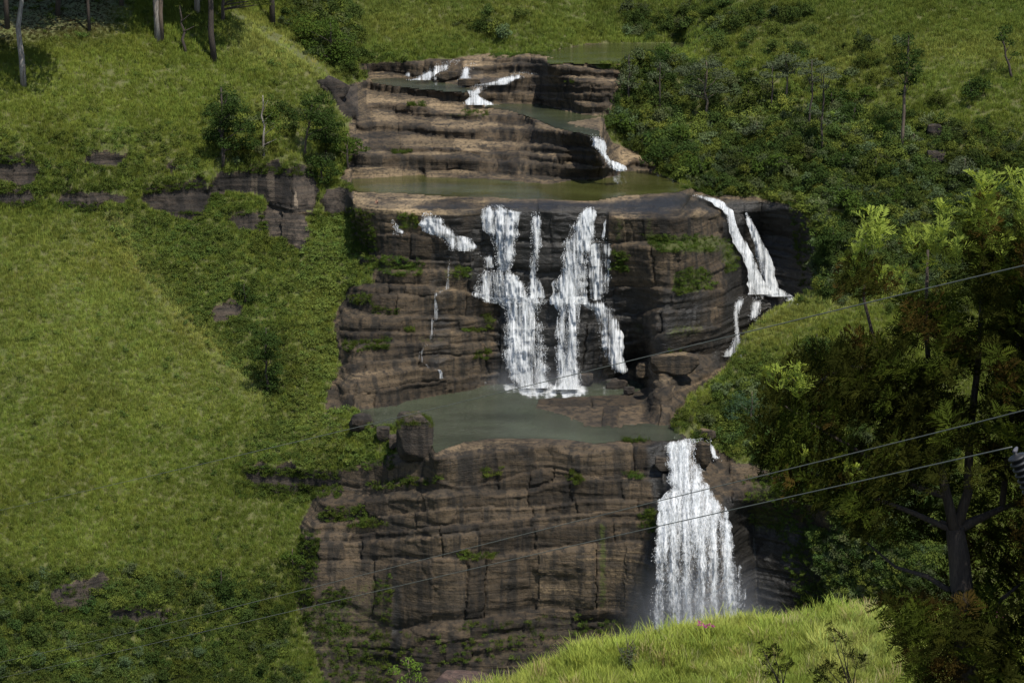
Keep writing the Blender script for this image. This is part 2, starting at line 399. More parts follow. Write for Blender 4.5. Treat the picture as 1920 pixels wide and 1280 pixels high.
def full_solve(la, wa):
    guides = [(la, wa)]
    for _ in range(len(lv) - 1):
        guides.append(down(*guides[-1]))
    Lz = None
    for li in range(len(lv) - 1, -1, -1):
        a, b_, c, d = lv[li]
        la_, wa_ = guides[li]
        if Lz is None:
            L0 = np.full(a.shape, math.log(450.0)); it = 900
        else:
            hi, wi = a.shape
            iy = np.clip((np.arange(hi) - 0.5) / 2, 0, Lz.shape[0] - 1); jx = np.clip((np.arange(wi) - 0.5) / 2, 0, Lz.shape[1] - 1)
            i0 = np.floor(iy).astype(int); j0 = np.floor(jx).astype(int)
            i1 = np.minimum(i0 + 1, Lz.shape[0] - 1); j1 = np.minimum(j0 + 1, Lz.shape[1] - 1)
            fy = (iy - i0)[:, None]; fx = (jx - j0)[None, :]
            L0 = (Lz[i0][:, j0] * (1 - fy) * (1 - fx) + Lz[i1][:, j0] * fy * (1 - fx) + Lz[i0][:, j1] * (1 - fy) * fx + Lz[i1][:, j1] * fy * fx)
            it = [110, 160, 250, 400, 600, 900][min(li, 5)]
        Lz = solve(a, b_, c, d, L0, wa_, la_, it)
    return Lz
wa = np.zeros((H, W)); la = np.zeros((H, W))
i_, j_ = int((735 - V0) / STEP), int((1000 - U0) / STEP)
wa[i_, j_] = 50.0; la[i_, j_] = math.log(450.0)
Lz = full_solve(la, wa)
for n_ in range(len(POOLS)):          # water lies level: hold every pool at one height and settle the land again
    m = pool_id == n_ + 1
    zz = float(np.median((np.exp(Lz) * TZ)[m]))
    la[m] = np.log(zz / TZ[m]); wa[m] = 25.0
Lz = full_solve(la, wa)
YD = np.exp(Lz)
# ------------------------------------------------------------------ relief: blocks, joints, bedding, roughness
rockface = (rock | outcrop | (face > 0.3)) & ~bank
X0 = XF * YD; Z0 = TZ * YD
# each ledge (its shelf and the face below it) is cut by upright joints into blocks
ledge = bandno.copy()
for i in range(H - 2, -1, -1):
    g = (ledge[i] < 0) & (pool_id[i] == 0) & rock[i] & (pool_id[i + 1] == 0) & rock[i + 1]
    ledge[i] = np.where(g, ledge[i + 1], ledge[i])
blk = np.full((H, W), -1, np.int32)
jointd = np.full((H, W), 99.0)
blockoff = np.zeros((H, W))
blocktone = np.ones((H, W))
nblk = 0
for bi in range(len(BANDS)):
    m = ledge == bi
    if not m.any():
        continue
    js = np.where(m.any(0))[0]; ua, ub = uu[js[0]], uu[js[-1]]
    r = np.random.default_rng(100 + bi)
    cuts = [ua]
    while cuts[-1] < ub:
        cuts.append(cuts[-1] + (r.uniform(22, 62) if r.random() < .55 else r.uniform(60, 125)))
    cuts = np.array(cuts[1:-1]) if len(cuts) > 2 else np.array([])
    sl = r.uniform(-0.25, 0.25, len(cuts) + 1)
    Uw = UG + 3.0 * vnoise(VG / 14.0, UG / 40.0 + bi * 3, seed=21) + 1.5 * vnoise(VG / 5.0, UG / 30.0, seed=23)
    vm = VG[m].mean()
    us = Uw[m] + (VG[m] - vm) * sl[0] * 0.6
    c = np.searchsorted(cuts, us)
    blk[m] = nblk + c
    if len(cuts):
        jointd[m] = (np.abs(us[:, None] - cuts[None, :]) + (r.random(len(cuts)) < .72)[None, :] * r.uniform(1.5, 7)).min(1)
    off = r.uniform(-0.42, 0.42, len(cuts) + 1)
    blockoff[m] = off[c]
    tn_ = r.uniform(.5, 1.45, len(cuts) + 1); blocktone[m] = tn_[c]
    nblk += len(cuts) + 1
smooth_face = blur(face, 1)
lump = fbm(X0 / 7.0, YD / 7.0, Z0 / 4.0, seed=31, octv=3)
rough = fbm(X0 / 1.7, YD / 1.7, Z0 / 1.1, seed=41, octv=3)
warp = .7 * fbm(X0 / 9.0, YD / 9.0, Z0 / 5.0, seed=51, octv=2)
bed = vnoise((Z0 + warp + 0.05 * X0) * 1.15, X0 * 0.045, YD * 0.03, seed=61)
bed2 = vnoise((Z0 + warp * .6) * 2.3, X0 * 0.10, YD * 0.05, seed=67)
bed = np.tanh(3.2 * bed); bed2 = np.tanh(3 * bed2)
crk = vnoise(X0 / 2.2 + 0.3 * warp, Z0 / 11.0, YD / 9.0, seed=71)
crack = -sstep(0.07, 0.0, np.abs(crk)) * 0.13
joint = -sstep(2.6, 0.5, jointd) * 0.5
fw = smooth_face
bamp = .02 + .07 * sstep(-.35, .35, fbm(X0 / 14, YD / 14, Z0 / 8, seed=57, octv=2))
bamp = np.where((UG > 1360) , 0.0, bamp)
bamp = np.where((UG > 1140) & (UG < 1356) & (VG > 400) & (VG < 458), bamp * .35, bamp)
bamp = np.where((VG > 1040), bamp * .5, bamp)
big = rockface & (VG > 1040) & (VG < 1200)
shelf = ((1 - fw) * (0.24 * rough + 0.45 * lump * 0.6 + 0.26 * sstep(-0.15, 0.15, bed) + 0.10 * sstep(-.2, .2, bed2)))
wallrel = fw * (0.20 * lump + 0.22 * rough + bamp * bed + .55 * bamp * bed2 + crack + blockoff + np.where(big, .5 * vnoise(X0 / 4.5, Z0 / 16.0, YD / 20, seed=77), 0))
disp_rock = shelf + wallrel + joint * (0.35 + 0.65 * fw)
disp_soil = 1.0 * fbm(X0 / 9.0, YD / 9.0, Z0 / 9.0, seed=81, octv=4) + 2.2 * fbm(X0 / 30.0, YD / 30.0, Z0 / 24.0, seed=83, octv=2)
edge_in = blur(rockface.astype(float), 2)
disp = disp_rock * edge_in + disp_soil * (1 - edge_in)
pw = blur((pool_id > 0).astype(float), 2)
disp = disp * (1 - np.clip(pw * 2, 0, 1))
# normal of the surveyed surface
def normals(X, Y, Z):
    ax = np.gradient(X, axis=1); ay = np.gradient(Y, axis=1); az = np.gradient(Z, axis=1)
    bx = -np.gradient(X, axis=0); by = -np.gradient(Y, axis=0); bz = -np.gradient(Z, axis=0)
    nx = ay * bz - az * by; ny = az * bx - ax * bz; nz = ax * by - ay * bx
    l = np.sqrt(nx * nx + ny * ny + nz * nz) + 1e-9
    return nx / l, ny / l, nz / l
Ys = np.exp(blur(Lz, 2)); nx, ny, nz = normals(XF * Ys, Ys, TZ * Ys)
PX = X0 + disp * nx; PY = YD + disp * ny; PZ = Z0 + disp * nz
POOL_Z = {}
for n_, nm in enumerate(POOLS):
    m = pool_id == n_ + 1
    POOL_Z[nm] = float(np.median(Z0[m]))
    inner = blur(m.astype(float), 3)
    PZ = np.where(m, np.minimum(PZ, POOL_Z[nm]) - 0.15 - 1.1 * np.clip(inner * 2 - 1, 0, 1), PZ)
NX, NY, NZ = normals(PX, PY, PZ)

def grid_at(A, u, v):
    x = np.clip((np.asarray(u, float) - U0) / STEP, 0, W - 1.001); y = np.clip((np.asarray(v, float) - V0) / STEP, 0, H - 1.001)
    j = x.astype(int); i = y.astype(int); fx = x - j; fy = y - i
    return A[i, j] * (1 - fx) * (1 - fy) + A[i, j + 1] * fx * (1 - fy) + A[i + 1, j] * (1 - fx) * fy + A[i + 1, j + 1] * fx * fy
def ground(u, v):
    return Vector((float(grid_at(PX, u, v)), float(grid_at(PY, u, v)), float(grid_at(PZ, u, v))))
def pxm(Y):
    """metres per survey unit at distance Y"""
    return Y / F

# ------------------------------------------------------------------ stone, soil and plant materials
def nodes_of(name):
    m = bpy.data.materials.new(name); m.use_nodes = True
    nt = m.node_tree
    return m, nt, nt.nodes['Principled BSDF'], nt.nodes['Material Output']
def N(nt, t, **kw):
    n = nt.nodes.new(t)
    for k, v in kw.items():
        if k.startswith('i_'):
            n.inputs[k[2:].replace('_', ' ')].default_value = v
        else:
            setattr(n, k, v)
    return n
def ramp(nt, fac, stops):
    r = nt.nodes.new('ShaderNodeValToRGB')
    e = r.color_ramp.elements
    while len(e) < len(stops):
        e.new(0.5)
    for k, (p, c) in enumerate(stops):
        e[k].position = p; e[k].color = (c[0], c[1], c[2], 1) if not np.isscalar(c) else (c, c, c, 1)
    nt.links.new(fac, r.inputs[0])
    return r.outputs[0]
def mixc(nt, fac, a, b, blend='MIX'):
    m = nt.nodes.new('ShaderNodeMix'); m.data_type = 'RGBA'; m.blend_type = blend
    for s, x in ((0, fac), (6, a), (7, b)):
        if hasattr(x, 'links'):
            nt.links.new(x, m.inputs[s])
        elif np.isscalar(x):
            m.inputs[s].default_value = x if s == 0 else (x, x, x, 1)
        else:
            m.inputs[s].default_value = (x[0], x[1], x[2], 1)
    return m.outputs[2]
def math_(nt, op, a, b=None, c=None, clamp=False):
    m = nt.nodes.new('ShaderNodeMath'); m.operation = op; m.use_clamp = clamp
    for k, x in enumerate((a, b, c)):
        if x is None:
            continue
        if hasattr(x, 'links'):
            nt.links.new(x, m.inputs[k])
        else:
            m.inputs[k].default_value = x
    return m.outputs[0]
def noise_at(nt, scale3, detail=4.0, rough=0.6, offs=0.0, coord=None):
    if coord is None:
        g = nt.nodes.new('ShaderNodeNewGeometry'); coord = g.outputs['Position']
    mp = nt.nodes.new('ShaderNodeMapping'); mp.inputs['Scale'].default_value = scale3
    mp.inputs['Location'].default_value = (offs, offs * 1.7, offs * .6)
    nt.links.new(coord, mp.inputs[0])
    n = N(nt, 'ShaderNodeTexNoise', i_Scale=1.0, i_Detail=detail, i_Roughness=rough)
    nt.links.new(mp.outputs[0], n.inputs['Vector'])
    return n.outputs['Fac']

def rock_material(name, base, tan, dark, red):
    m, nt, bsdf, out = nodes_of(name)
    at = N(nt, 'ShaderNodeAttribute', attribute_name='wear')
    sep = N(nt, 'ShaderNodeSeparateColor'); nt.links.new(at.outputs['Color'], sep.inputs[0])
    wear, moss, wet = sep.outputs[0], sep.outputs[1], sep.outputs[2]
    big = noise_at(nt, (.16, .16, .3), 5, .6)
    fine = noise_at(nt, (1.6, 1.6, 2.2), 5, .7, 3)
    streak = noise_at(nt, (.62, .62, .05), 4, .6, 9)
    bedn = noise_at(nt, (.06, .06, 1.7), 4, .65, 5)
    speck = noise_at(nt, (5, 5, 5), 2, .6, 13)
    col = mixc(nt, ramp(nt, big, [(.35, 0.), (.65, 1.)]), base, tuple(.48 * (.75 * x + .25 * base[1]) for x in base))
    col = mixc(nt, ramp(nt, bedn, [(.42, 0.), (.62, .75)]), col, red)
    col = mixc(nt, math_(nt, 'MULTIPLY', ramp(nt, streak, [(.47, 0.), (.6, 1.)]), 0.8), col, dark)
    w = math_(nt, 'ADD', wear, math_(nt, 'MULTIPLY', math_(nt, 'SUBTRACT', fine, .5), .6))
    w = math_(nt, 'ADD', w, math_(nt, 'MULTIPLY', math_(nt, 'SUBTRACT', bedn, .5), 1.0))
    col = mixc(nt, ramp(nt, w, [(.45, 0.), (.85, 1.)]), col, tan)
    col = mixc(nt, ramp(nt, fine, [(.34, .8), (.48, 0.)]), col, dark)
    col = mixc(nt, ramp(nt, speck, [(.68, 0.), (.76, .22)]), col, (.26, .25, .22))
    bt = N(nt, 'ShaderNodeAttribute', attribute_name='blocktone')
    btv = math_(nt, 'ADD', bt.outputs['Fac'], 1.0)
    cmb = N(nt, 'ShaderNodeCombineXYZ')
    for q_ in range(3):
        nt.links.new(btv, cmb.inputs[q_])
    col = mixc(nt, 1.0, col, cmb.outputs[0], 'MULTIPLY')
    lines = noise_at(nt, (.10, .10, 3.4), 3, .55, 21)
    col = mixc(nt, ramp(nt, lines, [(.27, .7), (.34, 0.)]), col, dark)
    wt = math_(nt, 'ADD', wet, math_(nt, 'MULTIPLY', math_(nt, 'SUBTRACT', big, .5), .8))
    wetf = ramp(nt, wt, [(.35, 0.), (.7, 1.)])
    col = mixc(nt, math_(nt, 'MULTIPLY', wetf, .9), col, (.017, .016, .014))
    ms = math_(nt, 'ADD', moss, math_(nt, 'MULTIPLY', math_(nt, 'SUBTRACT', fine, .5), 1.4))
    col = mixc(nt, ramp(nt, ms, [(.5, 0.), (.75, .9)]), col, (.05, .062, .012))
    nt.links.new(col, bsdf.inputs['Base Color'])
    rg = ramp(nt, wetf, [(0., .9), (1., .38)])
    nt.links.new(rg, bsdf.inputs['Roughness'])
    bsdf.inputs['Specular IOR Level'].default_value = .35
    h = math_(nt, 'ADD', math_(nt, 'MULTIPLY', fine, .5), math_(nt, 'MULTIPLY', bedn, .5))
    h = math_(nt, 'ADD', h, math_(nt, 'MULTIPLY', speck, .22))
    b = N(nt, 'ShaderNodeBump', i_Strength=.9, i_Distance=.5)
    nt.links.new(h, b.inputs['Height']); nt.links.new(b.outputs[0], bsdf.inputs['Normal'])
    return m
M_rock = rock_material('weathered_sandstone', (.066, .0475, .028), (.235, .17, .095), (.012, .0104, .008), (.079, .054, .030))
M_grey = rock_material('grey_lichened_rock', (.046, .037, .028), (.13, .10, .07), (.012, .010, .008), (.062, .045, .031))

def simple_mat(name, col, rough=.8, var=None, scale=3.0, bump=0.0):
    m, nt, bsdf, out = nodes_of(name)
    if var is not None:
        n = noise_at(nt, (scale,) * 3, 4, .65)
        nt.links.new(mixc(nt, ramp(nt, n, [(.35, 0.), (.65, 1.)]), col, var), bsdf.inputs['Base Color'])
        if bump:
            b = N(nt, 'ShaderNodeBump', i_Strength=.8, i_Distance=bump)
            nt.links.new(n, b.inputs['Height']); nt.links.new(b.outputs[0], bsdf.inputs['Normal'])
    else:
        bsdf.inputs['Base Color'].default_value = (*col, 1)
    bsdf.inputs['Roughness'].default_value = rough
    return m
M_soil = simple_mat('turf_soil', (.07, .085, .018), .95, (.09, .085, .03), .5)

def leaf_material(name, col=(1, 1, 1), inst=True, trans=.35, var=.35, upn=.7):
    m, nt, bsdf, out = nodes_of(name)
    nt.nodes.remove(bsdf)
    if inst:
        a = N(nt, 'ShaderNodeAttribute', attribute_name='tint', attribute_type='INSTANCER')
        c = a.outputs['Color']
    else:
        c = N(nt, 'ShaderNodeRGB'); c.outputs[0].default_value = (*col, 1); c = c.outputs[0]
    sh = N(nt, 'ShaderNodeAttribute', attribute_name='leafvar')
    n = sh.outputs['Fac']
    c = mixc(nt, 1.0, c, ramp(nt, n, [(0., (1 - var,) * 3), (.7, (1., 1., 1.)), (1., (1 + var * .6, 1 + var * .4, 1.0))]), 'MULTIPLY')
    d = N(nt, 'ShaderNodeBsdfDiffuse'); t = N(nt, 'ShaderNodeBsdfTranslucent')
    mx = N(nt, 'ShaderNodeMixShader'); mx.inputs[0].default_value = trans
    ge = N(nt, 'ShaderNodeNewGeometry'); va = N(nt, 'ShaderNodeVectorMath', operation='ADD'); nt.links.new(ge.outputs['Normal'], va.inputs[0]); va.inputs[1].default_value = (0, 0, upn)
    vn = N(nt, 'ShaderNodeVectorMath', operation='NORMALIZE'); nt.links.new(va.outputs[0], vn.inputs[0]); nt.links.new(vn.outputs[0], d.inputs['Normal'])
    nt.links.new(c, d.inputs[0]); nt.links.new(mixc(nt, 1.0, c, (1.15, 1.1, .55), 'MULTIPLY'), t.inputs[0])
    nt.links.new(d.outputs[0], mx.inputs[1]); nt.links.new(t.outputs[0], mx.inputs[2])
    nt.links.new(mx.outputs[0], out.inputs[0])
    return m
M_inst = leaf_material('grass_blades', upn=1.3)
M_instleaf = leaf_material('shrub_leaves', trans=.25, var=.5)

# ------------------------------------------------------------------ meshes
def new_mesh(name, co, faces4=None, faces=None, mat=None, smooth=True):
    me = bpy.data.meshes.new(name)
    co = np.asarray(co, np.float32)
    if faces4 is not None and len(faces4):
        q = np.asarray(faces4, np.int32); n = q.shape[1]
        me.vertices.add(len(co)); me.vertices.foreach_set('co', co.ravel())
        me.loops.add(q.size); me.loops.foreach_set('vertex_index', q.ravel())
        me.polygons.add(len(q)); me.polygons.foreach_set('loop_start', np.arange(0, q.size, n, dtype=np.int32))
        me.update(calc_edges=True)
    else:
        me.from_pydata([tuple(map(float, c)) for c in co], [], faces or [])
    if smooth:
        me.polygons.foreach_set('use_smooth', np.ones(len(me.polygons), bool))
    if mat is not None:
        for m in (mat if isinstance(mat, (list, tuple)) else [mat]):
            me.materials.append(m)
    return me
def link(name, data, parent=None, **props):
    o = bpy.data.objects.new(name, data)
    C.objects.link(o)
    if parent is not None:
        o.parent = parent
    for k, v in props.items():
        o[k] = v
    return o
def thing(name, label, cat, loc=(0, 0, 0), group=None, rotz=0.0):
    o = link(name, None, None, label=label, category=cat)
    o.location = loc; o.rotation_euler = (0, 0, rotz); o.empty_display_size = .5
    if group:
        o['group'] = group
    return o
def color_attr(me, name, rgb):
    a = me.color_attributes.new(name, 'FLOAT_COLOR', 'POINT')
    c = np.ones((len(rgb), 4), np.float32); c[:, :3] = rgb
    a.data.foreach_set('color', c.ravel())
def float_attr(me, name, v, dom='POINT'):
    a = me.attributes.new(name, 'FLOAT', dom)
    a.data.foreach_set('value', np.asarray(v, np.float32).ravel())

# wear (sun-bleached tread), moss and wetness of the stone, with shade painted in on the right-hand walls
MOSS = [([(1200,440),(1345,440),(1345,478),(1230,478)], .8), ([(1150,405),(1178,405),(1170,455),(1150,460)], .62), ([(1205,405),(1228,405),(1226,460),(1212,460)], .62),
        ([(1262,505),(1322,500),(1345,545),(1255,558)], .7), ([(1345,440),(1385,455),(1380,510),(1355,520)], .75), ([(680,478),(800,492),(800,520),(690,520)], .55),
        ([(745,400),(785,400),(785,435),(750,435)], .65), ([(830,500),(892,500),(892,530),(830,530)], .6), ([(905,580),(930,590),(930,625),(905,615)], .7),
        ([(780,628),(840,628),(835,645),(785,645)], .6), ([(600,1100),(735,1075),(735,1300),(560,1300)], .5), ([(860,1165),(1090,1150),(1090,1250),(840,1250)], .42),
        ([(1122,980),(1138,980),(1138,1145),(1124,1145)], .9), ([(560,1120),(660,1110),(660,1190),(560,1200)], .55), ([(680,900),(830,895),(830,915),(690,925)], .45),
        ([(1200,950),(1240,950),(1230,1000),(1205,990)], .6), ([(690,262),(760,270),(760,290),(690,285)], .4), ([(830,208),(930,208),(930,228),(840,228)], .5),
        ([(1250,610),(1320,600),(1320,630),(1240,640)], .6), ([(1400,900),(1480,890),(1480,1000),(1410,1000)], .6), ([(1030,80),(1100,95),(1040,120),(900,112),(930,100)], .45),
        ([(1180,600),(1215,590),(1210,640),(1190,640)], .5), ([(1420,780),(1500,820),(1480,900),(1400,870)], .4)]
WET_SHADE = [([(915,372),(1110,378),(1300,362),(1345,375),(1345,398),(1140,402),(905,398)], .75), ([(890,395),(1145,400),(1150,560),(1180,720),(945,725),(940,570),(880,555)], .8),
       ([(1355,375),(1500,380),(1530,470),(1520,550),(1400,680),(1340,680),(1360,560)], 1.0), ([(1145,535),(1345,540),(1345,700),(1165,700)], .6),  # first outline: wet rock, plus painted shade of the right falls gully
       ([(1210,830),(1270,830),(1250,960),(1235,1200),(1180,1200),(1225,960)], .9), ([(1350,930),(1480,960),(1640,1100),(1700,1300),(1380,1300)], 1.0),  # second outline: wet rock, plus painted shade of the gorge wall
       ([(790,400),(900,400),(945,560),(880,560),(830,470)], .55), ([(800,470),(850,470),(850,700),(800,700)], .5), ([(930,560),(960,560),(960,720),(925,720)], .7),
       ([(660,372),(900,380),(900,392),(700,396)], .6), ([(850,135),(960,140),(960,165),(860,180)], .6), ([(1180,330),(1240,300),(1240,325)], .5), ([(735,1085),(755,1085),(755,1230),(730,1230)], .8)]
moss = np.zeros((H, W)); wet = np.zeros((H, W))
for poly, a in MOSS:
    moss = np.maximum(moss, raster(poly) * a)
for poly, a in WET_SHADE:
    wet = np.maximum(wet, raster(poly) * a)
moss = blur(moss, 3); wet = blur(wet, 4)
gorge_shade = (blur(raster([(1366,925),(1480,925),(1580,1020),(1640,1400),(1366,1400)]).astype(float), 4)); blocktone *= 1 - .6 * gorge_shade  # shade of the gorge wall painted into the block tone
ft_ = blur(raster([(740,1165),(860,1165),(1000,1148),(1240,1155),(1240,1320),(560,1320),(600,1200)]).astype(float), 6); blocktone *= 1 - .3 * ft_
gully_shade = blur(raster([(1360,385),(1500,380),(1540,470),(1520,560),(1360,660)]).astype(float), 5); blocktone *= 1 - .45 * gully_shade  # shade in the right falls gully painted into the block tone
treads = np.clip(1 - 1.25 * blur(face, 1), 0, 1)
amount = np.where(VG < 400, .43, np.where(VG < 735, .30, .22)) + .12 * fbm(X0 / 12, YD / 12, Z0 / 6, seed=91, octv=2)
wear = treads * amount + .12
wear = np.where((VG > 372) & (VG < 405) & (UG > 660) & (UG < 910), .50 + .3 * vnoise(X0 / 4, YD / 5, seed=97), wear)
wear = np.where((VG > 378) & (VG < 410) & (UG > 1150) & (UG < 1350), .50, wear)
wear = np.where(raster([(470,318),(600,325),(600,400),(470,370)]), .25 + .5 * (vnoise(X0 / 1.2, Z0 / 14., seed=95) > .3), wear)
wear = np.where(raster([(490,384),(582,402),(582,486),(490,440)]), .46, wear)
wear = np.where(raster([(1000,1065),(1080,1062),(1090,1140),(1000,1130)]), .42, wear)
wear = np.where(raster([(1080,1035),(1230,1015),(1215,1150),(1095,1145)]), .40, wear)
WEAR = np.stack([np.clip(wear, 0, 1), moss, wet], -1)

pos = np.stack([PX, PY, PZ], -1)
VID = np.arange(H * W).reshape(H, W)
def patch(name, fmask, mat, step=1, parent=None, extra=True, **props):
    """mesh of all grid faces where fmask (H-1, W-1) is set"""
    fi, fj = np.where(fmask)
    if len(fi) == 0:
        return None
    if step == 1:
        q = np.stack([VID[fi + 1, fj], VID[fi + 1, fj + 1], VID[fi, fj + 1], VID[fi, fj]], -1)
    else:
        s = step; fi = fi * s; fj = fj * s
        q = np.stack([VID[fi + s, fj], VID[fi + s, fj + s], VID[fi, fj + s], VID[fi, fj]], -1)
    ids, inv = np.unique(q.ravel(), return_inverse=True)
    me = new_mesh(name, pos.reshape(-1, 3)[ids], inv.reshape(-1, 4), mat=mat, smooth=not extra)
    if extra:
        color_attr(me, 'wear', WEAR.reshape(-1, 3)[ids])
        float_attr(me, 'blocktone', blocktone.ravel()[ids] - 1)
    return link(name, me, parent, **props)
fr = rockface[:-1, :-1] | rockface[1:, :-1] | rockface[:-1, 1:] | rockface[1:, 1:]
fb = blk[:-1, :-1]
region_of = {}
lower_m = raster([(540,812),(1255,812),(1340,812),(1500,850),(1700,1100),(1700,1400),(470,1400)])
upper_m = raster([(630,-50),(1260,-50),(1260,340),(1000,350),(630,345)])
pf = pool_id[:-1, :-1] > 0
cliffs = {}
for nm, sel, label in (('stepped_rock', upper_m, 'broad brown rock shelves stepping down above the main waterfall'),
                       ('rock_cliff', ~upper_m & ~lower_m, 'layered brown cliff that the wide waterfall pours over'),
                       ('gorge_cliff', lower_m, 'tall layered brown cliff dropping below the lower pool')):
    s = sel[:-1, :-1] & fr
    base = s & (fb < 0)
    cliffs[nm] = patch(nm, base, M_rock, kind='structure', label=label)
    ids, cnt = np.unique(fb[s & (fb >= 0)], return_counts=True)
    order = ids[np.argsort(-cnt)]
    for k, b in enumerate(order):
        m = s & (fb == b)
        isout = outcrop[:-1, :-1][m].mean() > .5
        if m.sum() < 6:
            continue
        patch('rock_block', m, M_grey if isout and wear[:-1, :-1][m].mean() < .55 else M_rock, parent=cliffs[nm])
# hillsides under the plants, on a coarser grid
fr2 = fr[:(H - 1) // 2 * 2, :(W - 1) // 2 * 2].reshape((H - 1) // 2, 2, (W - 1) // 2, 2)
soil2 = ~fr2.all((1, 3))
U2 = UG[:-2:2, :-2:2][:soil2.shape[0], :soil2.shape[1]]; V2 = VG[:-2:2, :-2:2][:soil2.shape[0], :soil2.shape[1]]
bk2 = bank[:-2:2, :-2:2][:soil2.shape[0], :soil2.shape[1]]
hl = U2 < np.interp(V2, [-100, 0, 150, 700, 1400], [520, 540, 650, 660, 600])
hf = ~hl & (V2 < np.interp(U2, [500, 760, 1000, 1300, 1700, 2100], [140, 130, 110, 85, 50, 30]))
patch('left_hillside', soil2 & hl, M_soil, 2, extra=False, kind='structure', label='steep grassy hillside rising on the left of the gorge')
patch('far_hillside', soil2 & hf, M_soil, 2, extra=False, kind='structure', label='green far hillside beyond the top of the falls')
patch('right_bank', soil2 & bk2 & ~hf & ~hl, M_soil, 2, extra=False, kind='structure', label='grassy bank in front of the right hand falls')
patch('right_hillside', soil2 & ~bk2 & ~hf & ~hl, M_soil, 2, extra=False, kind='structure', label='dark scrubby hillside on the right of the falls')
# land that goes on beyond the frame, and under everything
def apron(name, pts, label):
    me = new_mesh(name, pts, [[4 * i, 4 * i + 1, 4 * i + 2, 4 * i + 3] for i in range(len(pts) // 4)], mat=M_soil, smooth=False)
    link(name, me, kind='structure', label=label)
def rowpts(i):
    return pos[i]
r = pos[0]; back = r + np.array([0, 500, 150.]); a_ = []
for j in range(0, W - 8, 8):
    a_ += [r[j], r[j + 8], back[j + 8], back[j]]
rl = pos[:, 0]; bl = rl + np.array([-300, 20, 120.])
for i in range(0, H - 8, 8):
    a_ += [rl[i + 8], rl[i], bl[i], bl[i + 8]]
rr = pos[:, -1]; br = rr + np.array([300, 20, 120.])
for i in range(0, H - 8, 8):
    a_ += [rr[i], rr[i + 8], br[i + 8], br[i]]
rb = pos[-1]; bb_ = rb + np.array([0, -380, -10.])
for j in range(0, W - 8, 8):
    a_ += [rb[j + 8], rb[j], bb_[j], bb_[j + 8]]
apron('valley_ground', a_, 'valley ground going on around the gorge')
# ------------------------------------------------------------------ plants: prototypes (kept out of the scene) and scatters
def proto_collection(name, meshes):
    col = bpy.data.collections.new(name)
    for i, me in enumerate(meshes):
        col.objects.link(bpy.data.objects.new('%s_%02d' % (name, i), me))
    return col
def tuft_mesh(r, n, h, spread, wid, mat, droop=.5, plume=0.0):
    co = []; fc = []; lv_ = []
    for k in range(n):
        a = r.uniform(0, 2 * math.pi); rad = spread * math.sqrt(r.random()) * .6
        x, y = rad * math.cos(a), rad * math.sin(a)
        b = a + r.uniform(-1.2, 1.2); hh = h * r.uniform(.55, 1.15); d = droop * hh * r.uniform(.2, 1)
        dx, dy = math.cos(b), math.sin(b); px, py = -dy, dx
        w = wid * r.uniform(.6, 1.3)
        tone = r.uniform(0, .75)
        i0 = len(co)
        for (t, ww) in ((0, .7), (.5, 1.0), (.85, .6)):
            ox = x + dx * d * t * t; oy = y + dy * d * t * t; oz = hh * (t - .22 * t * t * droop)
            co += [(ox - px * w * ww, oy - py * w * ww, oz), (ox + px * w * ww, oy + py * w * ww, oz)]
            lv_ += [tone * (.45 + .55 * t)] * 2
        co.append((x + dx * d, y + dy * d, hh * (1 - .22 * droop))); lv_.append(1.0 if r.random() < plume else tone)
        fc += [(i0, i0 + 1, i0 + 3, i0 + 2), (i0 + 2, i0 + 3, i0 + 5, i0 + 4), (i0 + 4, i0 + 5, i0 + 6)]
    me = new_mesh('tuft', co, None, fc, mat, smooth=False)
    float_attr(me, 'leafvar', lv_)
    return me
def leaf_cloud(r, n, lobes, size, aspect=.5, up=.35):
    """leaf quads spread through a set of lobes (cx,cy,cz,radius,zsquash)"""
    L = np.array(lobes, float)
    wts = L[:, 3] ** 2; pk = r.choice(len(L), n, p=wts / wts.sum())
    d = r.normal(size=(n, 3)); d /= np.linalg.norm(d, axis=1)[:, None]
    d[:, 2] = np.where(d[:, 2] < -.3, d[:, 2] * .4, d[:, 2])
    rad = r.uniform(.25, 1, n) ** .45 * (1 + .22 * np.sin(d[:, 0] * 5 + pk) * np.cos(d[:, 1] * 6 + 2 * pk))
    off = d * (L[pk, 3] * rad)[:, None]; off[:, 2] *= L[pk, 4]
    c = L[pk, :3] + off
    nrm = d * .7 + r.normal(size=(n, 3)) * .55; nrm[:, 2] += up
    nrm /= np.linalg.norm(nrm, axis=1)[:, None]
    t = np.cross(nrm, r.normal(size=(n, 3))); t /= np.linalg.norm(t, axis=1)[:, None] + 1e-9
    b = np.cross(nrm, t)
    s = size * r.uniform(.6, 1.35, n)
    t *= s[:, None]; b *= (s * aspect)[:, None]
    co = np.stack([c - t, c + b * .9 + nrm * (s * .1)[:, None], c + t, c - b * .9 + nrm * (s * .1)[:, None]], 1).reshape(-1, 3)
    q = np.arange(4 * n).reshape(n, 4)
    tone = np.clip(r.uniform(0, .85, n) * .7 + r.random(len(L))[pk] * .3, 0, 1)
    return co, q, np.repeat(tone, 4)
def cloud_mesh(name, r, n, lobes, size, mat, aspect=.5, up=.35):
    co, q, tone = leaf_cloud(r, n, lobes, size, aspect, up)
    me = new_mesh(name, co, q, mat=mat, smooth=False)
    float_attr(me, 'leafvar', tone)
    return me
r_ = np.random.default_rng(11)
P_grass = proto_collection('grass_tuft', [tuft_mesh(r_, 28, 1.15, 1.1, .030, M_inst, .42, 0.0) for _ in range(7)])
P_fine = proto_collection('fine_grass_tuft', [tuft_mesh(r_, 34, 1.0, .55, .012, M_inst, .7, .5) for _ in range(6)])
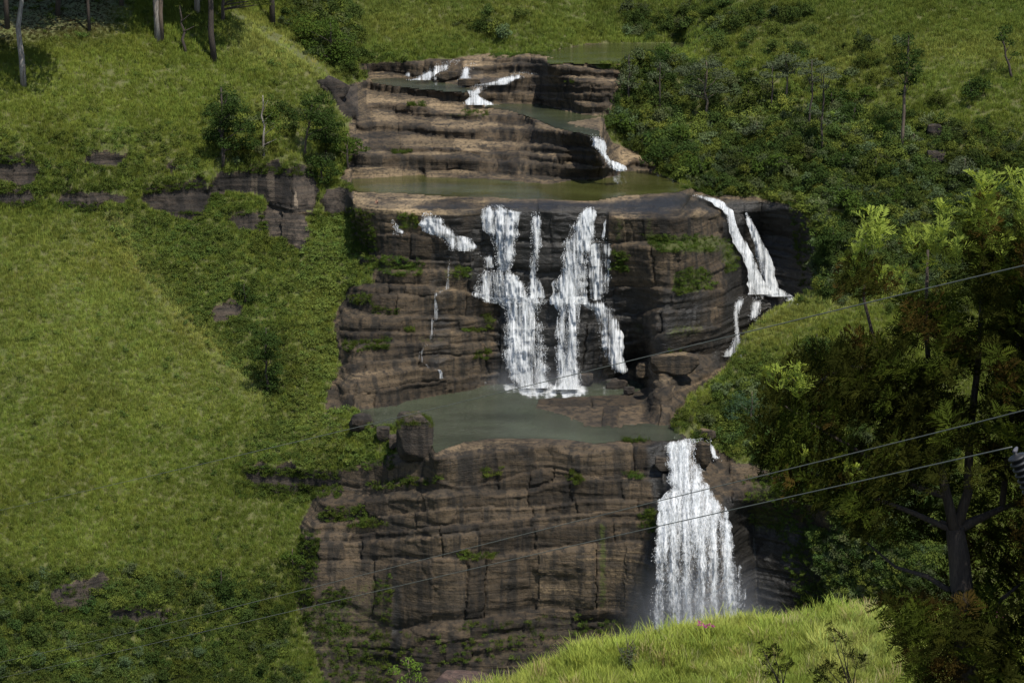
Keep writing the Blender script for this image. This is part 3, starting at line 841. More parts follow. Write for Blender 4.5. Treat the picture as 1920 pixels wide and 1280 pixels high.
def weed_lobes(r, k):
    return [(r.uniform(-.6, .6), r.uniform(-.6, .6), r.uniform(.15, .6), r.uniform(.25, .5), .8) for _ in range(k)]
P_weed = proto_collection('weed_clump', [cloud_mesh('weed', r_, 150, weed_lobes(r_, 6), .13, M_instleaf, .42) for _ in range(7)])
def bush_lobes(r):
    L = [(0, 0, .55, .6, .8)]
    for _ in range(9):
        a = r.uniform(0, 6.28); q = r.uniform(.3, .75)
        L.append((q * math.cos(a), q * math.sin(a), r.uniform(.25, 1.05), r.uniform(.22, .42), .85))
    return L
P_bush = proto_collection('bush_clump', [cloud_mesh('bush', r_, 520, bush_lobes(r_), .085, M_instleaf, .5) for _ in range(8)])

def scatter_group(name, col):
    ng = bpy.data.node_groups.new(name, 'GeometryNodeTree')
    ng.interface.new_socket('Geometry', in_out='INPUT', socket_type='NodeSocketGeometry')
    ng.interface.new_socket('Geometry', in_out='OUTPUT', socket_type='NodeSocketGeometry')
    gi = ng.nodes.new('NodeGroupInput'); go = ng.nodes.new('NodeGroupOutput')
    ci = ng.nodes.new('GeometryNodeCollectionInfo'); ci.inputs['Collection'].default_value = col
    ci.inputs['Separate Children'].default_value = True; ci.inputs['Reset Children'].default_value = True
    ip = ng.nodes.new('GeometryNodeInstanceOnPoints'); ip.inputs['Pick Instance'].default_value = True
    def attr(nm, ty):
        n = ng.nodes.new('GeometryNodeInputNamedAttribute'); n.data_type = ty; n.inputs['Name'].default_value = nm
        return [o for o in n.outputs if o.enabled and o.name == 'Attribute'][0]
    ng.links.new(gi.outputs[0], ip.inputs['Points']); ng.links.new(ci.outputs[0], ip.inputs['Instance'])
    ng.links.new(attr('pick', 'INT'), ip.inputs['Instance Index'])
    e2r = ng.nodes.new('FunctionNodeEulerToRotation'); ng.links.new(attr('rot', 'FLOAT_VECTOR'), e2r.inputs[0])
    ng.links.new(e2r.outputs[0], ip.inputs['Rotation'])
    ng.links.new(attr('scl', 'FLOAT_VECTOR'), ip.inputs['Scale'])
    ng.links.new(ip.outputs[0], go.inputs[0])
    return ng
GN = {}
def scatter(name, pts, col, scl, tint, label, rot=None, sz=None, kind='stuff'):
    n = len(pts)
    if n == 0:
        return
    me = bpy.data.meshes.new(name)
    me.vertices.add(n); me.vertices.foreach_set('co', np.asarray(pts, np.float32).ravel())
    a = me.attributes.new('pick', 'INT', 'POINT'); a.data.foreach_set('value', rng.integers(0, len(col.objects), n).astype(np.int32))
    if rot is None:
        rot = np.stack([rng.normal(0, .14, n), rng.normal(0, .14, n), rng.uniform(0, 6.283, n)], -1)
    a = me.attributes.new('rot', 'FLOAT_VECTOR', 'POINT'); a.data.foreach_set('vector', rot.astype(np.float32).ravel())
    s3 = np.stack([scl, scl, scl * (1 if sz is None else sz)], -1)
    a = me.attributes.new('scl', 'FLOAT_VECTOR', 'POINT'); a.data.foreach_set('vector', s3.astype(np.float32).ravel())
    color_attr(me, 'tint', np.clip(tint, 0, 1))
    if col.name not in GN:
        GN[col.name] = scatter_group(col.name + '_scatter', col)
    o = link(name, me, kind=kind, label=label)
    md = o.modifiers.new('scatter', 'NODES'); md.node_group = GN[col.name]
    return o

# where grass, weeds and shrubs grow
veg = ~(blur(rockface.astype(float), 1) > .35) & (pool_id == 0)
shrub = np.zeros((H, W)); weedy = np.full((H, W), .025); bright = np.zeros((H, W)); gsize = np.full((H, W), 1.0)
def paint(A, poly, val, b=6, add=False):
    m = blur(raster(poly).astype(float), b)
    if add:
        A += m * val
    else:
        A[:] = A * (1 - m) + val * m
RH = [(1185,120),(1230,92),(1290,120),(1400,150),(1540,170),(1700,215),(2100,260),(2100,570),(1500,570),(1470,430),(1330,372),(1200,310),(1130,230),(1160,160)]
paint(shrub, RH, .72)
paint(shrub, [(520,-80),(660,-80),(680,110),(650,150),(560,80)], .85)
paint(shrub, [(850,40),(980,45),(970,70),(850,72)], .35); paint(shrub, [(1180,20),(1520,20),(1500,60),(1180,75)], .6)
paint(shrub, [(1300,60),(1700,70),(1700,200),(1500,170),(1300,120)], .16)
paint(weedy, [(200,400),(480,400),(640,480),(660,760),(520,760),(420,680),(260,500)], .55)
paint(weedy, [(600,400),(690,400),(700,540),(650,600),(640,720),(560,700)], .8)
paint(weedy, [(-150,260),(380,260),(380,330),(-150,420)], .35)
paint(weedy, [(500,760),(740,770),(740,870),(560,960),(450,900)], .5)
paint(weedy, [(-150,1070),(560,1060),(540,1130),(500,1230),(480,1400),(-150,1400)], .55)
paint(weedy, [(640,100),(760,100),(830,110),(760,130),(640,190)], .6)
paint(shrub, [(-150,1070),(430,1090),(560,1100),(560,1300),(560,1400),(-150,1400)], .28)
paint(shrub, [(380,200),(460,200),(640,200),(640,330),(380,330)], .3)
paint(shrub, [(1260,800),(1310,760),(1400,720),(1500,690),(1620,680),(1700,900),(1480,900)], .5)
paint(weedy, [(1255,800),(1375,680),(1470,660),(1480,900)], .6)
paint(shrub, [(1480,860),(1800,840),(1800,1400),(1560,1400),(1520,1050),(1480,960)], .95)
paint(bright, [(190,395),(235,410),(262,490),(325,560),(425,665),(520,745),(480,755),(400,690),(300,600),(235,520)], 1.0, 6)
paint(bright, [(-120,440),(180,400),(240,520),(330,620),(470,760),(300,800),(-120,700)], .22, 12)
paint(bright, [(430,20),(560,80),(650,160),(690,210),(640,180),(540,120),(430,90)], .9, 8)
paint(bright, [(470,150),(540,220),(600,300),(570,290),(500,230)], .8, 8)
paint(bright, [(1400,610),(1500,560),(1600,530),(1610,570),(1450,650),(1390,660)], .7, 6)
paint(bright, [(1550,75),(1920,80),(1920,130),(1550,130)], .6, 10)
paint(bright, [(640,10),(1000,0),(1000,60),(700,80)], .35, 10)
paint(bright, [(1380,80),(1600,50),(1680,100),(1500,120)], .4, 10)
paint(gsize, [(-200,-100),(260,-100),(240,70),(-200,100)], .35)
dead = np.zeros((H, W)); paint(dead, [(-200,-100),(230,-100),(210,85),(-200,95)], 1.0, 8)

def sample(n, weight):
    p = (weight * veg).ravel(); p = p / p.sum()
    k = rng.choice(H * W, n, p=p)
    i, j = np.divmod(k, W)
    u = uu[j] + rng.uniform(-1, 1, n); v = vv[i] + rng.uniform(-1, 1, n)
    return u, v
def at_pts(u, v, sink=0.05):
    return np.stack([grid_at(PX, u, v), grid_at(PY, u, v), grid_at(PZ, u, v) - sink], -1)
def tints(base, u, v, pts, var=.22, lum=.30):
    n = len(pts)
    b = np.asarray(base, float)
    if b.ndim == 1:
        b = np.tile(b, (n, 1))
    l1 = fbm(pts[:, 0] / 14, pts[:, 1] / 14, pts[:, 2] / 14, seed=201, octv=3)
    l2 = fbm(pts[:, 0] / 5, pts[:, 1] / 5, pts[:, 2] / 5, seed=205, octv=2)
    f = np.exp(lum * (l1 * .9 + l2 * .8) + rng.normal(0, .11, n))
    hue = .3 * vnoise(pts[:, 0] / 10, pts[:, 1] / 10, pts[:, 2] / 10, seed=209) + rng.normal(0, .25, n)
    out = b * f[:, None]
    out[:, 0] *= 1 + var * hue; out[:, 2] *= 1 - .3 * var * hue
    return out
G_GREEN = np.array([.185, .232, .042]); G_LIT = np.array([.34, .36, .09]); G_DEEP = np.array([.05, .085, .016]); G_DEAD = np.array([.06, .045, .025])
wg = np.clip(1 - shrub * .9, .06, 1) * np.clip(1 - weedy * .55, .3, 1)
u, v = sample(150000, wg * np.where(VG < 120, 1.5, 1.0))
pts = at_pts(u, v); br_ = grid_at(bright, u, v)[:, None]; dd = grid_at(dead, u, v)[:, None]
fa_ = np.clip((140 - v) / 120, 0, 1)[:, None] * (u > 600)[:, None]
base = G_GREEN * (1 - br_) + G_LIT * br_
base = base * (1 - .5 * fa_) + np.array([.11, .15, .035]) * .5 * fa_
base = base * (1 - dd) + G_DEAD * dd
scl = rng.uniform(.45, .92, len(u)) * grid_at(gsize, u, v) * (1 + .2 * fbm(pts[:, 0] / 7, pts[:, 1] / 7, seed=220, octv=2)) * pts[:, 1] / 450 * 1.05
lr = u < 640
rot = np.stack([rng.normal(0, .14, len(u)), rng.normal(.12, .14, len(u)), rng.uniform(0, 6.283, len(u))], -1)
for nm, sel, lab in (('hill_grass', lr, 'tall yellow green grass covering the steep left hillside'), ('meadow_grass', ~lr, 'green grass on the far slopes and the right bank')):
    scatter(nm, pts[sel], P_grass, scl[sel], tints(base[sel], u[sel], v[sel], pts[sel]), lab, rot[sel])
u, v = sample(15000, np.clip(weedy + .35 * shrub, 0, 1))
pts = at_pts(u, v, .1); br_ = grid_at(bright, u, v)[:, None]
gl_ = ((u > 560) & (u < 720) & (v > 390) & (v < 880))[:, None]
base = np.where(gl_, np.array([.125, .165, .038]), np.array([.085, .115, .026])) * (1 - br_) + np.array([.13, .17, .04]) * br_
sh = grid_at(shrub, u, v)[:, None]; base = base * (1 - .55 * sh)
scatter('leafy_weeds', pts, P_weed, rng.uniform(.6, 1.5, len(u)) * pts[:, 1] / 450, tints(base, u, v, pts, .25, .5), 'low leafy weeds and ferns among the grass')
u, v = sample(5200, shrub ** 1.3)
pts = at_pts(u, v, .2)
base = np.array([.056, .084, .022]); gr = rng.random(len(u))[:, None]
base = np.where(gr < .22, np.array([.082, .105, .045]), np.where(gr > .75, np.array([.105, .13, .026]), base))
scatter('hillside_scrub', pts, P_bush, rng.uniform(.9, 2.6, len(u)) ** 1.0 * pts[:, 1] / 470, tints(base, u, v, pts, .25, .7), 'dense dark scrub covering the right hillside', sz=rng.uniform(.8, 1.3, len(u)))

# little plants rooted on the rock ledges
LEDGE = [([(640,392),(700,395),(705,475),(650,475)], 230), ([(1440,900),(1500,930),(1570,1060),(1560,1160),(1500,1150),(1450,960)], 420), ([(1480,390),(1540,420),(1540,540),(1500,540)], 160), ([(560,1000),(600,1000),(590,1140),(555,1140)], 140), ([(600,840),(740,850),(740,880),(610,885)], 140),
         ([(-120,292),(0,290),(80,300),(80,312),(-120,306)], 150), ([(-120,350),(170,352),(300,350),(300,362),(-120,368)], 260), ([(-120,380),(170,380),(280,385),(280,400),(-120,400)], 330), ([(262,355),(345,338),(400,338),(400,350),(262,368)], 120), ([(300,400),(392,405),(424,375),(400,365),(380,400)], 110), ([(398,325),(470,312),(600,315),(665,350),(660,362),(600,330),(470,326)], 220), ([(398,362),(490,378),(500,400),(430,410),(400,390)], 160), ([(580,400),(668,402),(660,430),(590,430)], 150), ([(490,385),(500,440),(480,440)], 30), ([(440,872),(640,884),(640,900),(440,890)], 160), ([(440,905),(640,912),(640,935),(440,935)], 260), ([(85,1080),(330,1140),(330,1175),(85,1110)], 120), ([(85,1135),(205,1140),(205,1165),(85,1160)], 80), ([(388,560),(462,560),(462,572),(388,578)], 30),
         ([(1200,440),(1345,445),(1345,474),(1235,474)], 170), ([(1150,470),(1182,480),(1178,512),(1146,505)], 90), ([(1268,508),(1325,502),(1345,540),(1262,556)], 150),
         ([(1345,445),(1385,455),(1380,505),(1358,515)], 50), ([(683,480),(760,484),(800,495),(800,515),(740,520),(690,500)], 150), ([(850,500),(890,505),(880,522),(850,520)], 40),
         ([(745,402),(785,402),(785,430),(750,430)], 40), ([(905,588),(925,588),(925,618),(910,610)], 22), ([(640,640),(730,635),(725,655),(645,660)], 90), ([(888,658),(918,658),(918,675),(890,672)], 30),
         ([(655,556),(700,552),(700,570),(650,572)], 40), ([(700,575),(750,580),(745,590),(700,588)], 20), ([(760,615),(780,612),(778,624),(758,624)], 15), ([(865,618),(920,618),(920,624),(868,624)], 30),
         ([(660,950),(690,950),(690,975),(600,978),(600,955)], 90), ([(690,905),(830,893),(830,905),(700,920)], 70), ([(730,985),(700,990),(640,990),(700,972)], 50),
         ([(900,880),(945,875),(940,890),(905,895)], 25), ([(1070,880),(1100,900),(1080,912),(1060,895)], 30), ([(1170,885),(1210,885),(1205,900),(1175,898)], 30), ([(1195,960),(1235,950),(1230,1000),(1200,1000)], 45),
         ([(855,1035),(935,1035),(920,1052),(850,1050)], 50), ([(860,1172),(960,1160),(1090,1150),(1110,1190),(1000,1240),(860,1250)], 100), ([(1080,1160),(1180,1160),(1200,1185),(1090,1190)], 40), ([(560,1110),(660,1100),(660,1190),(570,1200)], 150),
         ([(700,1090),(735,1080),(735,1180),(715,1170)], 40), ([(600,1170),(735,1180),(740,1290),(560,1290)], 260), ([(740,1180),(860,1185),(900,1240),(740,1260)], 50), ([(1390,900),(1480,880),(1490,1000),(1400,980)], 120), ([(765,195),(800,195),(800,203),(765,203)], 30),
         ([(735,285),(775,285),(770,292),(735,292)], 30), ([(1190,95),(1240,100),(1200,125),(1130,125),(1110,108)], 90), ([(1030,85),(1060,90),(1040,105),(920,112),(920,100)], 90), ([(560,1010),(600,1020),(590,1060),(550,1050)], 60),
         ([(1240,340),(1330,360),(1340,372),(1290,355),(1230,335)], 120), ([(1165,823),(1215,822),(1215,828),(1160,829)], 25), ([(640,420),(690,420),(690,480),(640,480)], 120), ([(870,205),(930,212),(920,222),(860,218)], 25),
         ([(1250,655),(1290,650),(1280,690),(1250,690)], 8), ([(620,255),(665,260),(660,300),(640,330),(640,300)], 120), ([(600,1045),(570,1080),(560,1140),(520,1160),(540,1080)], 100), ([(1060,150),(1080,152),(1075,158),(1060,157)], 4)]
lu = []; lv2 = []
for poly, n in LEDGE:
    m = raster(poly); k = np.flatnonzero(m.ravel())
    if len(k) == 0:
        continue
    k = rng.choice(k, n); i, j = np.divmod(k, W)
    lu.append(uu[j]); lv2.append(vv[i])
u = np.concatenate(lu); v = np.concatenate(lv2); pts = at_pts(u, v, .05); pts[:, 1] -= .15
half = rng.random(len(u)) < .5
tt = tints(np.array([.07, .10, .02]), u, v, pts, .3, .5)
scatter('ledge_grass', pts[half], P_grass, rng.uniform(.4, .95, half.sum()), tt[half], 'tufts of grass growing on the rock ledges')
scatter('ledge_plants', pts[~half], P_weed, rng.uniform(.4, 1.0, (~half).sum()), tt[~half], 'small leafy plants growing in cracks of the rock')
# ------------------------------------------------------------------ water: pools, waterfalls, foam
def water_material(name, deep, rough=.06, ripple=.6, scl=1.0):
    m, nt, bsdf, out = nodes_of(name)
    big = noise_at(nt, (.06, .12, .1), 3, .55, 2)
    nt.links.new(mixc(nt, ramp(nt, big, [(.35, 0.), (.65, 1.)]), deep, tuple(x * 1.7 for x in deep)), bsdf.inputs['Base Color'])
    bsdf.inputs['Roughness'].default_value = rough
    bsdf.inputs['IOR'].default_value = 1.33
    h1 = noise_at(nt, (.55 * scl, 1.5 * scl, 1), 3, .6)
    h2 = noise_at(nt, (1.8 * scl, 3.6 * scl, 1), 3, .6, 4)
    msk = ramp(nt, noise_at(nt, (.05, .09, .1), 2, .5, 8), [(.35, .25), (.65, 1.)])
    h = math_(nt, 'MULTIPLY', math_(nt, 'ADD', h1, math_(nt, 'MULTIPLY', h2, .45)), msk)
    b = N(nt, 'ShaderNodeBump', i_Strength=ripple, i_Distance=1.6)
    nt.links.new(h, b.inputs['Height']); nt.links.new(b.outputs[0], bsdf.inputs['Normal'])
    return m
M_water = {'lower': water_material('river_water', (.036, .042, .026), .1, 1.0, 1.3), 'upper': water_material('calm_green_water', (.034, .036, .010), .05, .12),
           'third': water_material('flowing_water', (.030, .034, .016), .1, .4), 'second': water_material('flowing_water_2', (.028, .032, .018), .1, .4),
           'far': water_material('still_water', (.03, .034, .012), .05, .1)}
POOL_LABEL = {'lower': 'grey green lower pool at the foot of the wide waterfall', 'upper': 'calm olive green pool above the wide waterfall',
              'third': 'dark water winding between the upper rock shelves', 'second': 'small dark pool behind the long rock ledge', 'far': 'still green water at the bend of the river far behind'}
for n_, nm in enumerate(POOLS):
    m = pool_id == n_ + 1
    grow = m.copy()
    for _ in range(3):
        g = grow.copy(); g[1:] |= grow[:-1]; g[:-1] |= grow[1:]; g[:, 1:] |= grow[:, :-1]; g[:, :-1] |= grow[:, 1:]
        grow = (g & ~bank & (Z0 > POOL_Z[nm] - .12)) | m
    f = grow[:-1, :-1] & grow[1:, :-1] & grow[:-1, 1:] & grow[1:, 1:]
    fi, fj = np.where(f)
    q = np.stack([VID[fi + 1, fj], VID[fi + 1, fj + 1], VID[fi, fj + 1], VID[fi, fj]], -1)
    ids, inv = np.unique(q.ravel(), return_inverse=True)
    zz = POOL_Z[nm]
    Yw = zz / TZ.ravel()[ids]
    co = np.stack([XF.ravel()[ids] * Yw, Yw, np.full(len(ids), zz)], -1)
    link('pool_water', new_mesh('pool_water', co, inv.reshape(-1, 4), mat=M_water[nm]), kind='structure', label=POOL_LABEL[nm])

def whitewater(name, sx, sy, gran, soft=.22, shade=.78):
    """foaming water: strands and droplets let the rock show between them"""
    m, nt, bsdf, out = nodes_of(name)
    nt.nodes.remove(bsdf)
    uv = N(nt, 'ShaderNodeUVMap', uv_map='flow')
    n1 = noise_at(nt, (sx, sy, 1), 4, .65, 0, uv.outputs[0])
    n2 = noise_at(nt, (sx * 2.6, sy * 5.5, 1), 3, .7, 7, uv.outputs[0])
    n3 = noise_at(nt, (.55, .055, 1), 3, .5, 3, uv.outputs[0])
    a = N(nt, 'ShaderNodeAttribute', attribute_name='dens')
    s = math_(nt, 'ADD', math_(nt, 'MULTIPLY', n1, 1 - gran), math_(nt, 'MULTIPLY', n2, gran))
    s = math_(nt, 'ADD', s, math_(nt, 'MULTIPLY', math_(nt, 'SUBTRACT', n3, .5), 1.35))
    s = math_(nt, 'ADD', s, math_(nt, 'SUBTRACT', a.outputs['Fac'], .5))
    mr = N(nt, 'ShaderNodeMapRange', interpolation_type='SMOOTHSTEP', clamp=True)
    mr.inputs[1].default_value = .5 - soft; mr.inputs[2].default_value = .5 + soft
    nt.links.new(s, mr.inputs[0])
    geo = N(nt, 'ShaderNodeNewGeometry')
    # drops scatter light from every side: lean the shading normal upwards, ruffled by the strands
    bmp = N(nt, 'ShaderNodeBump', i_Strength=.7, i_Distance=.5)
    nt.links.new(s, bmp.inputs['Height'])
    va = N(nt, 'ShaderNodeVectorMath', operation='ADD'); nt.links.new(bmp.outputs[0], va.inputs[0]); va.inputs[1].default_value = (.25, -.25, .9)
    vn = N(nt, 'ShaderNodeVectorMath', operation='NORMALIZE'); nt.links.new(va.outputs[0], vn.inputs[0])
    d = N(nt, 'ShaderNodeBsdfDiffuse'); nt.links.new(ramp(nt, math_(nt, 'ADD', math_(nt, 'MULTIPLY', n1, .6), math_(nt, 'MULTIPLY', n2, .4)), [(.34, (.28, .30, .31)), (.50, (.52, .54, .55)), (.64, (shade, shade, shade))]), d.inputs[0])
    nt.links.new(vn.outputs[0], d.inputs['Normal'])
    t = N(nt, 'ShaderNodeBsdfTranslucent'); t.inputs[0].default_value = (.9, .92, .93, 1)
    mx = N(nt, 'ShaderNodeMixShader'); mx.inputs[0].default_value = .22
    nt.links.new(d.outputs[0], mx.inputs[1]); nt.links.new(t.outputs[0], mx.inputs[2])
    tr = N(nt, 'ShaderNodeBsdfTransparent')
    m2 = N(nt, 'ShaderNodeMixShader')
    nt.links.new(mr.outputs[0], m2.inputs[0]); nt.links.new(tr.outputs[0], m2.inputs[1]); nt.links.new(mx.outputs[0], m2.inputs[2])
    nt.links.new(m2.outputs[0], out.inputs[0])
    return m
M_fall = whitewater('falling_water', 2.4, .12, .38)
M_big = whitewater('heavy_falling_water', 1.5, .28, .6, .24)
M_lace = whitewater('thin_falling_water', 3.2, .12, .25, .22)
M_foam = whitewater('river_foam', .55, .9, .5, .2)
m_, nt_, b_, o_ = nodes_of('water_drops')
b_.inputs['Base Color'].default_value = (.86, .88, .89, 1); b_.inputs['Roughness'].default_value = .4
M_drop = m_

YF = YD.copy()
for sft in (1, 2, 3):     # nearest rock around each spot, so that water runs in front of it
    YF = np.minimum(YF, np.minimum(np.roll(YD, sft, 0), np.roll(YD, -sft, 0)))
YF = np.minimum(blur(blur(YF, 3), 3), PY)
def fall(label, rows, mat=None, dens=.5, off=.5, group=None, layers=2, drops=1.0, name='waterfall', edge=.30, freefall=False, top=0.0, bot=0.0, cat='waterfall', fade=0.0, smoo=4):
    rows = np.array(sorted(rows), float)
    v = np.arange(rows[0, 0], rows[-1, 0] + .1, 1.5)
    if len(v) < 3:
        v = np.linspace(rows[0, 0], rows[-1, 0], 3)
    a = np.interp(v, rows[:, 0], rows[:, 1]); b = np.interp(v, rows[:, 0], rows[:, 2])
    sd = float(rows[0, 1] + rows[0, 0])
    amp_ = np.clip((b - a) * .07, .8, 4)
    a = a + amp_ * (vnoise(v / 7, v * 0 + sd, seed=301) + .9 * vnoise(v / 19, v * 0 + sd, seed=303)); b = b + amp_ * (vnoise(v / 7, v * 0 + sd, seed=302) + .9 * vnoise(v / 19, v * 0 + sd, seed=304))
    gw = np.minimum(3.0, .12 * (b - a)); a = a - gw; b = b + gw
    nx_ = int(np.clip((b - a).max() / 1.6, 5, 110))
    s = np.linspace(0, 1, nx_)
    Ug = a[:, None] + (b - a)[:, None] * s[None, :]; Vg = np.repeat(v[:, None], nx_, 1)
    Y = grid_at(YF, Ug, Vg)
    # falling water keeps going forward: it never falls back behind where it already is
    Ym = np.minimum.accumulate(Y, axis=0)
    Y = np.minimum(Y, Ym + (1.0 if not freefall else 0.0))
    kw_ = smoo; Yp = np.pad(Y, [(kw_, kw_), (0, 0)], mode='edge'); cs_ = np.cumsum(np.vstack([np.zeros((1, nx_)), Yp]), 0)
    Y = np.minimum((cs_[2 * kw_ + 1:] - cs_[:-2 * kw_ - 1]) / (2 * kw_ + 1), Y)
    if freefall:      # a free arc, clear of every ledge behind it
        yp = np.minimum.accumulate(Y.min(1)); tv = np.linspace(-1, 1, len(v)); pf = np.polyval(np.polyfit(tv, yp, 4), tv)
        pf = pf - np.clip((pf - yp).max(), 0, 2.0); Y = Y * 0 + np.minimum.accumulate(pf)[:, None] + (.5 * np.abs(2 * s - 1) ** 2)[None, :]
    root = thing(name, label, cat, tuple(ground(float((a + b)[len(v) // 2] / 2), float(v[-1]))), group)
    base = np.array(root.location)
    width = (b - a)[:, None] * 450 / F
    dist = np.minimum(s, 1 - s)[None, :] * width
    tt = (v - v[0])[:, None] * 450 / F
    for ly in range(layers):
        bul = np.sin(math.pi * s)[None, :] * .35 * np.minimum(width, 5) / 3
        nz = .45 * vnoise(Ug / 5.0 + 9 * ly, Vg / 26.0, seed=311 + ly) + .2 * vnoise(Ug / 2.4, Vg / 9.0, seed=315 + ly)
        Yl = Y - off - .75 * ly - bul - nz
        co = np.stack([xf_of(Ug, Vg) * Yl, Yl, tz_of(Vg) * Yl], -1).reshape(-1, 3) - base
        h, w = Ug.shape; idx = np.arange(h * w).reshape(h, w)
        q = np.stack([idx[1:, :-1], idx[1:, 1:], idx[:-1, 1:], idx[:-1, :-1]], -1).reshape(-1, 4)
        me = new_mesh('water_sheet', co, q, mat=mat or M_fall)
        uvl = me.uv_layers.new(name='flow')
        fu = (Ug - a.mean()) * 450 / F + 13.7 * ly + sd; fv = Vg * 450 / F + 5.3 * ly
        uvc = np.stack([fu, fv], -1).reshape(-1, 2)[q.ravel()]
        uvl.data.foreach_set('uv', uvc.astype(np.float32).ravel())
        dn = dens - .075 - .09 * ly - edge * np.clip(1 - dist / (np.minimum(.9, .22 * width) + np.minimum(.8, .2 * width) * (vnoise(Vg / 7, Ug / 9, seed=320 + ly) + .3).clip(0, 2) + .05), 0, 1)
        dn = dn - .5 * np.clip(1 - tt / 1.2, 0, 1) * (1 - top)
        dn = dn - fade * (v - v[0])[:, None] / (v[-1] - v[0])
        endd = (v[-1] - v)[:, None] * 450 / F
        dn = dn - .5 * np.clip(1 - endd / .6, 0, 1) * (1 - bot)
        float_attr(me, 'dens', (dn + np.zeros_like(Ug)).ravel())
        link('water_sheet', me, root)
    # drops thrown off the water
    area = float((width * 1.5 * 450 / F).sum())
    drops = drops * (.22 if mat is M_lace else 1)
    n = int(min(3200, area * 15 * drops))
    if n > 20:
        i = rng.integers(0, len(v), n); ss = rng.random(n)
        ss = np.where(rng.random(n) < .12, np.where(rng.random(n) < .5, np.abs(rng.normal(0, .12, n)), 1 - np.abs(rng.normal(0, .12, n))), ss)
        wpx = (b - a)[i]
        ss = np.clip(ss, -1.5 / wpx, 1 + 1.5 / wpx)
        ud = a[i] + wpx * ss; vd = v[i] + rng.uniform(-1, 1, n)
        yd = np.interp(vd, v, Y.min(1)) * 0 + Y[i, np.clip((ss * (nx_ - 1)).astype(int), 0, nx_ - 1)] - off - rng.uniform(.6, 2.0, n)
        c = np.stack([xf_of(ud, vd) * yd, yd, tz_of(vd) * yd], -1) - base
        sz = rng.uniform(.02, .06, n)[:, None, None]
        octa = np.array([(1, 0, 0), (-.5, .87, 0), (-.5, -.87, 0), (0, 0, 1.6), (0, 0, -1.6)], float)
        co = (c[:, None, :] + octa[None] * sz).reshape(-1, 3)
        tri = np.array([(0, 1, 3), (1, 2, 3), (2, 0, 3), (1, 0, 4), (2, 1, 4), (0, 2, 4)])
        q = (np.arange(n)[:, None, None] * 5 + tri[None]).reshape(-1, 3)
        link('spray', new_mesh('spray', co, q, mat=M_drop), root, kind='stuff')
    return root

# upper river
fall('thin white trickle at the left end of the upper ledge', [(127,763,768),(140,760,768),(148,757,768)], M_lace, 0.61, .3)
fall('white upper cascade slanting down left into the small pool', [(113,846,860),(118,828,856),(124,811,848),(132,806,838),(140,793,822),(146,780,815),(151,758,812)], M_fall, .66, .3, bot=.8)
fall('small stepped cascade beside the white upper cascade', [(119,885,903),(124,869,892),(133,867,881),(142,866,880),(148,862,886),(151,860,890)], M_fall, .6, .3, bot=.8)
fall('long white rapid running left between the upper slabs', [(136,972,990),(139,960,1018),(143,950,990),(148,937,966),(153,926,958),(158,890,956),(161,886,925)], M_fall, .66, .3, bot=.7)
fall('white chute gushing through the gap in the long ledge', [(161,892,914),(166,884,913),(171,879,900),(177,882,894),(182,884,898),(187,880,908),(192,873,920),(197,868,934)], M_fall, .68, .35, bot=.8)
fall('tiny trickle over the upper rock rim near the trees', [(184,1018,1024),(190,1019,1024),(196,1014,1028)], M_lace, 0.61, .3)
fall('narrow white chute at the right end of the rock shelves', [(252,1108,1118),(258,1109,1128),(266,1109,1134),(274,1110,1136),(281,1122,1136),(290,1128,1137),(298,1134,1142),(304,1136,1154),(311,1142,1168),(318,1152,1172),(322,1158,1170)], M_fall, .68, .35, bot=.8)
# main fall, upper tier
fall('little white spout furthest left on the wide cliff', [(413,732,736),(422,736,744),(432,740,752),(438,741,758),(442,738,762)], M_fall, .58, .3)
fall('fanning white cascade down the left side of the wide cliff', [(399,796,806),(406,794,822),(414,792,832),(422,788,838),(430,794,846),(438,806,856),(446,822,880),(455,838,888),(464,840,890),(471,842,888)], M_fall, .62, .35, bot=.7)
fall('thin lacy water spilling from the ledge end beside the main drop', [(472,860,908),(476,900,924),(485,905,926),(495,907,926),(507,907,930)], M_lace, 0.61, .4)
fall('wide white drop left of the two thin falls, upper tier', [(385,915,940),(390,909,946),(394,908,962),(398,907,969),(420,907,970),(432,911,968),(445,922,966),(460,926,965),(475,929,964),(490,932,963),(508,936,958)], M_fall, .64, .5, bot=.8, top=.4)
fall('white water bulging over the round ledge of the left drop', [(506,912,958),(512,904,962),(520,898,974),(532,892,982),(545,890,986),(553,888,992),(560,898,1003),(570,925,1018)], M_fall, .60, .5, bot=1, top=.7)
fall('thin straight fall in the middle of the wide cliff', [(397,999,1010),(404,997,1013),(425,996,1013),(445,995,1012),(460,996,1014),(480,995,1010),(500,994,1008),(515,994,1006),(530,992,1012),(548,989,1018),(562,985,1022)], M_fall, .60, .45, bot=.5)
fall('thick white drop right of the thin straight fall', [(389,1100,1112),(395,1096,1116),(403,1090,1115),(414,1084,1113),(424,1070,1112),(434,1072,1110),(446,1066,1112),(456,1062,1110),(470,1057,1102),(485,1054,1098),(500,1056,1098),(515,1054,1098),(530,1042,1100),(545,1037,1100),(560,1036,1100),(571,1038,1104)], M_fall, .68, .5, bot=1, top=.5)
fall('veil of lacy water right of the thick white drop', [(446,1126,1136),(454,1112,1140),(463,1098,1141),(480,1098,1141),(500,1099,1142),(530,1100,1142),(548,1102,1138),(564,1105,1128)], M_lace, 0.56, .5, bot=.6)
fall('single thread of water beside the square bluff', [(407,1135,1139),(425,1132,1136),(440,1129,1133),(449,1127,1132)], M_lace, 0.76, .35, drops=.3)
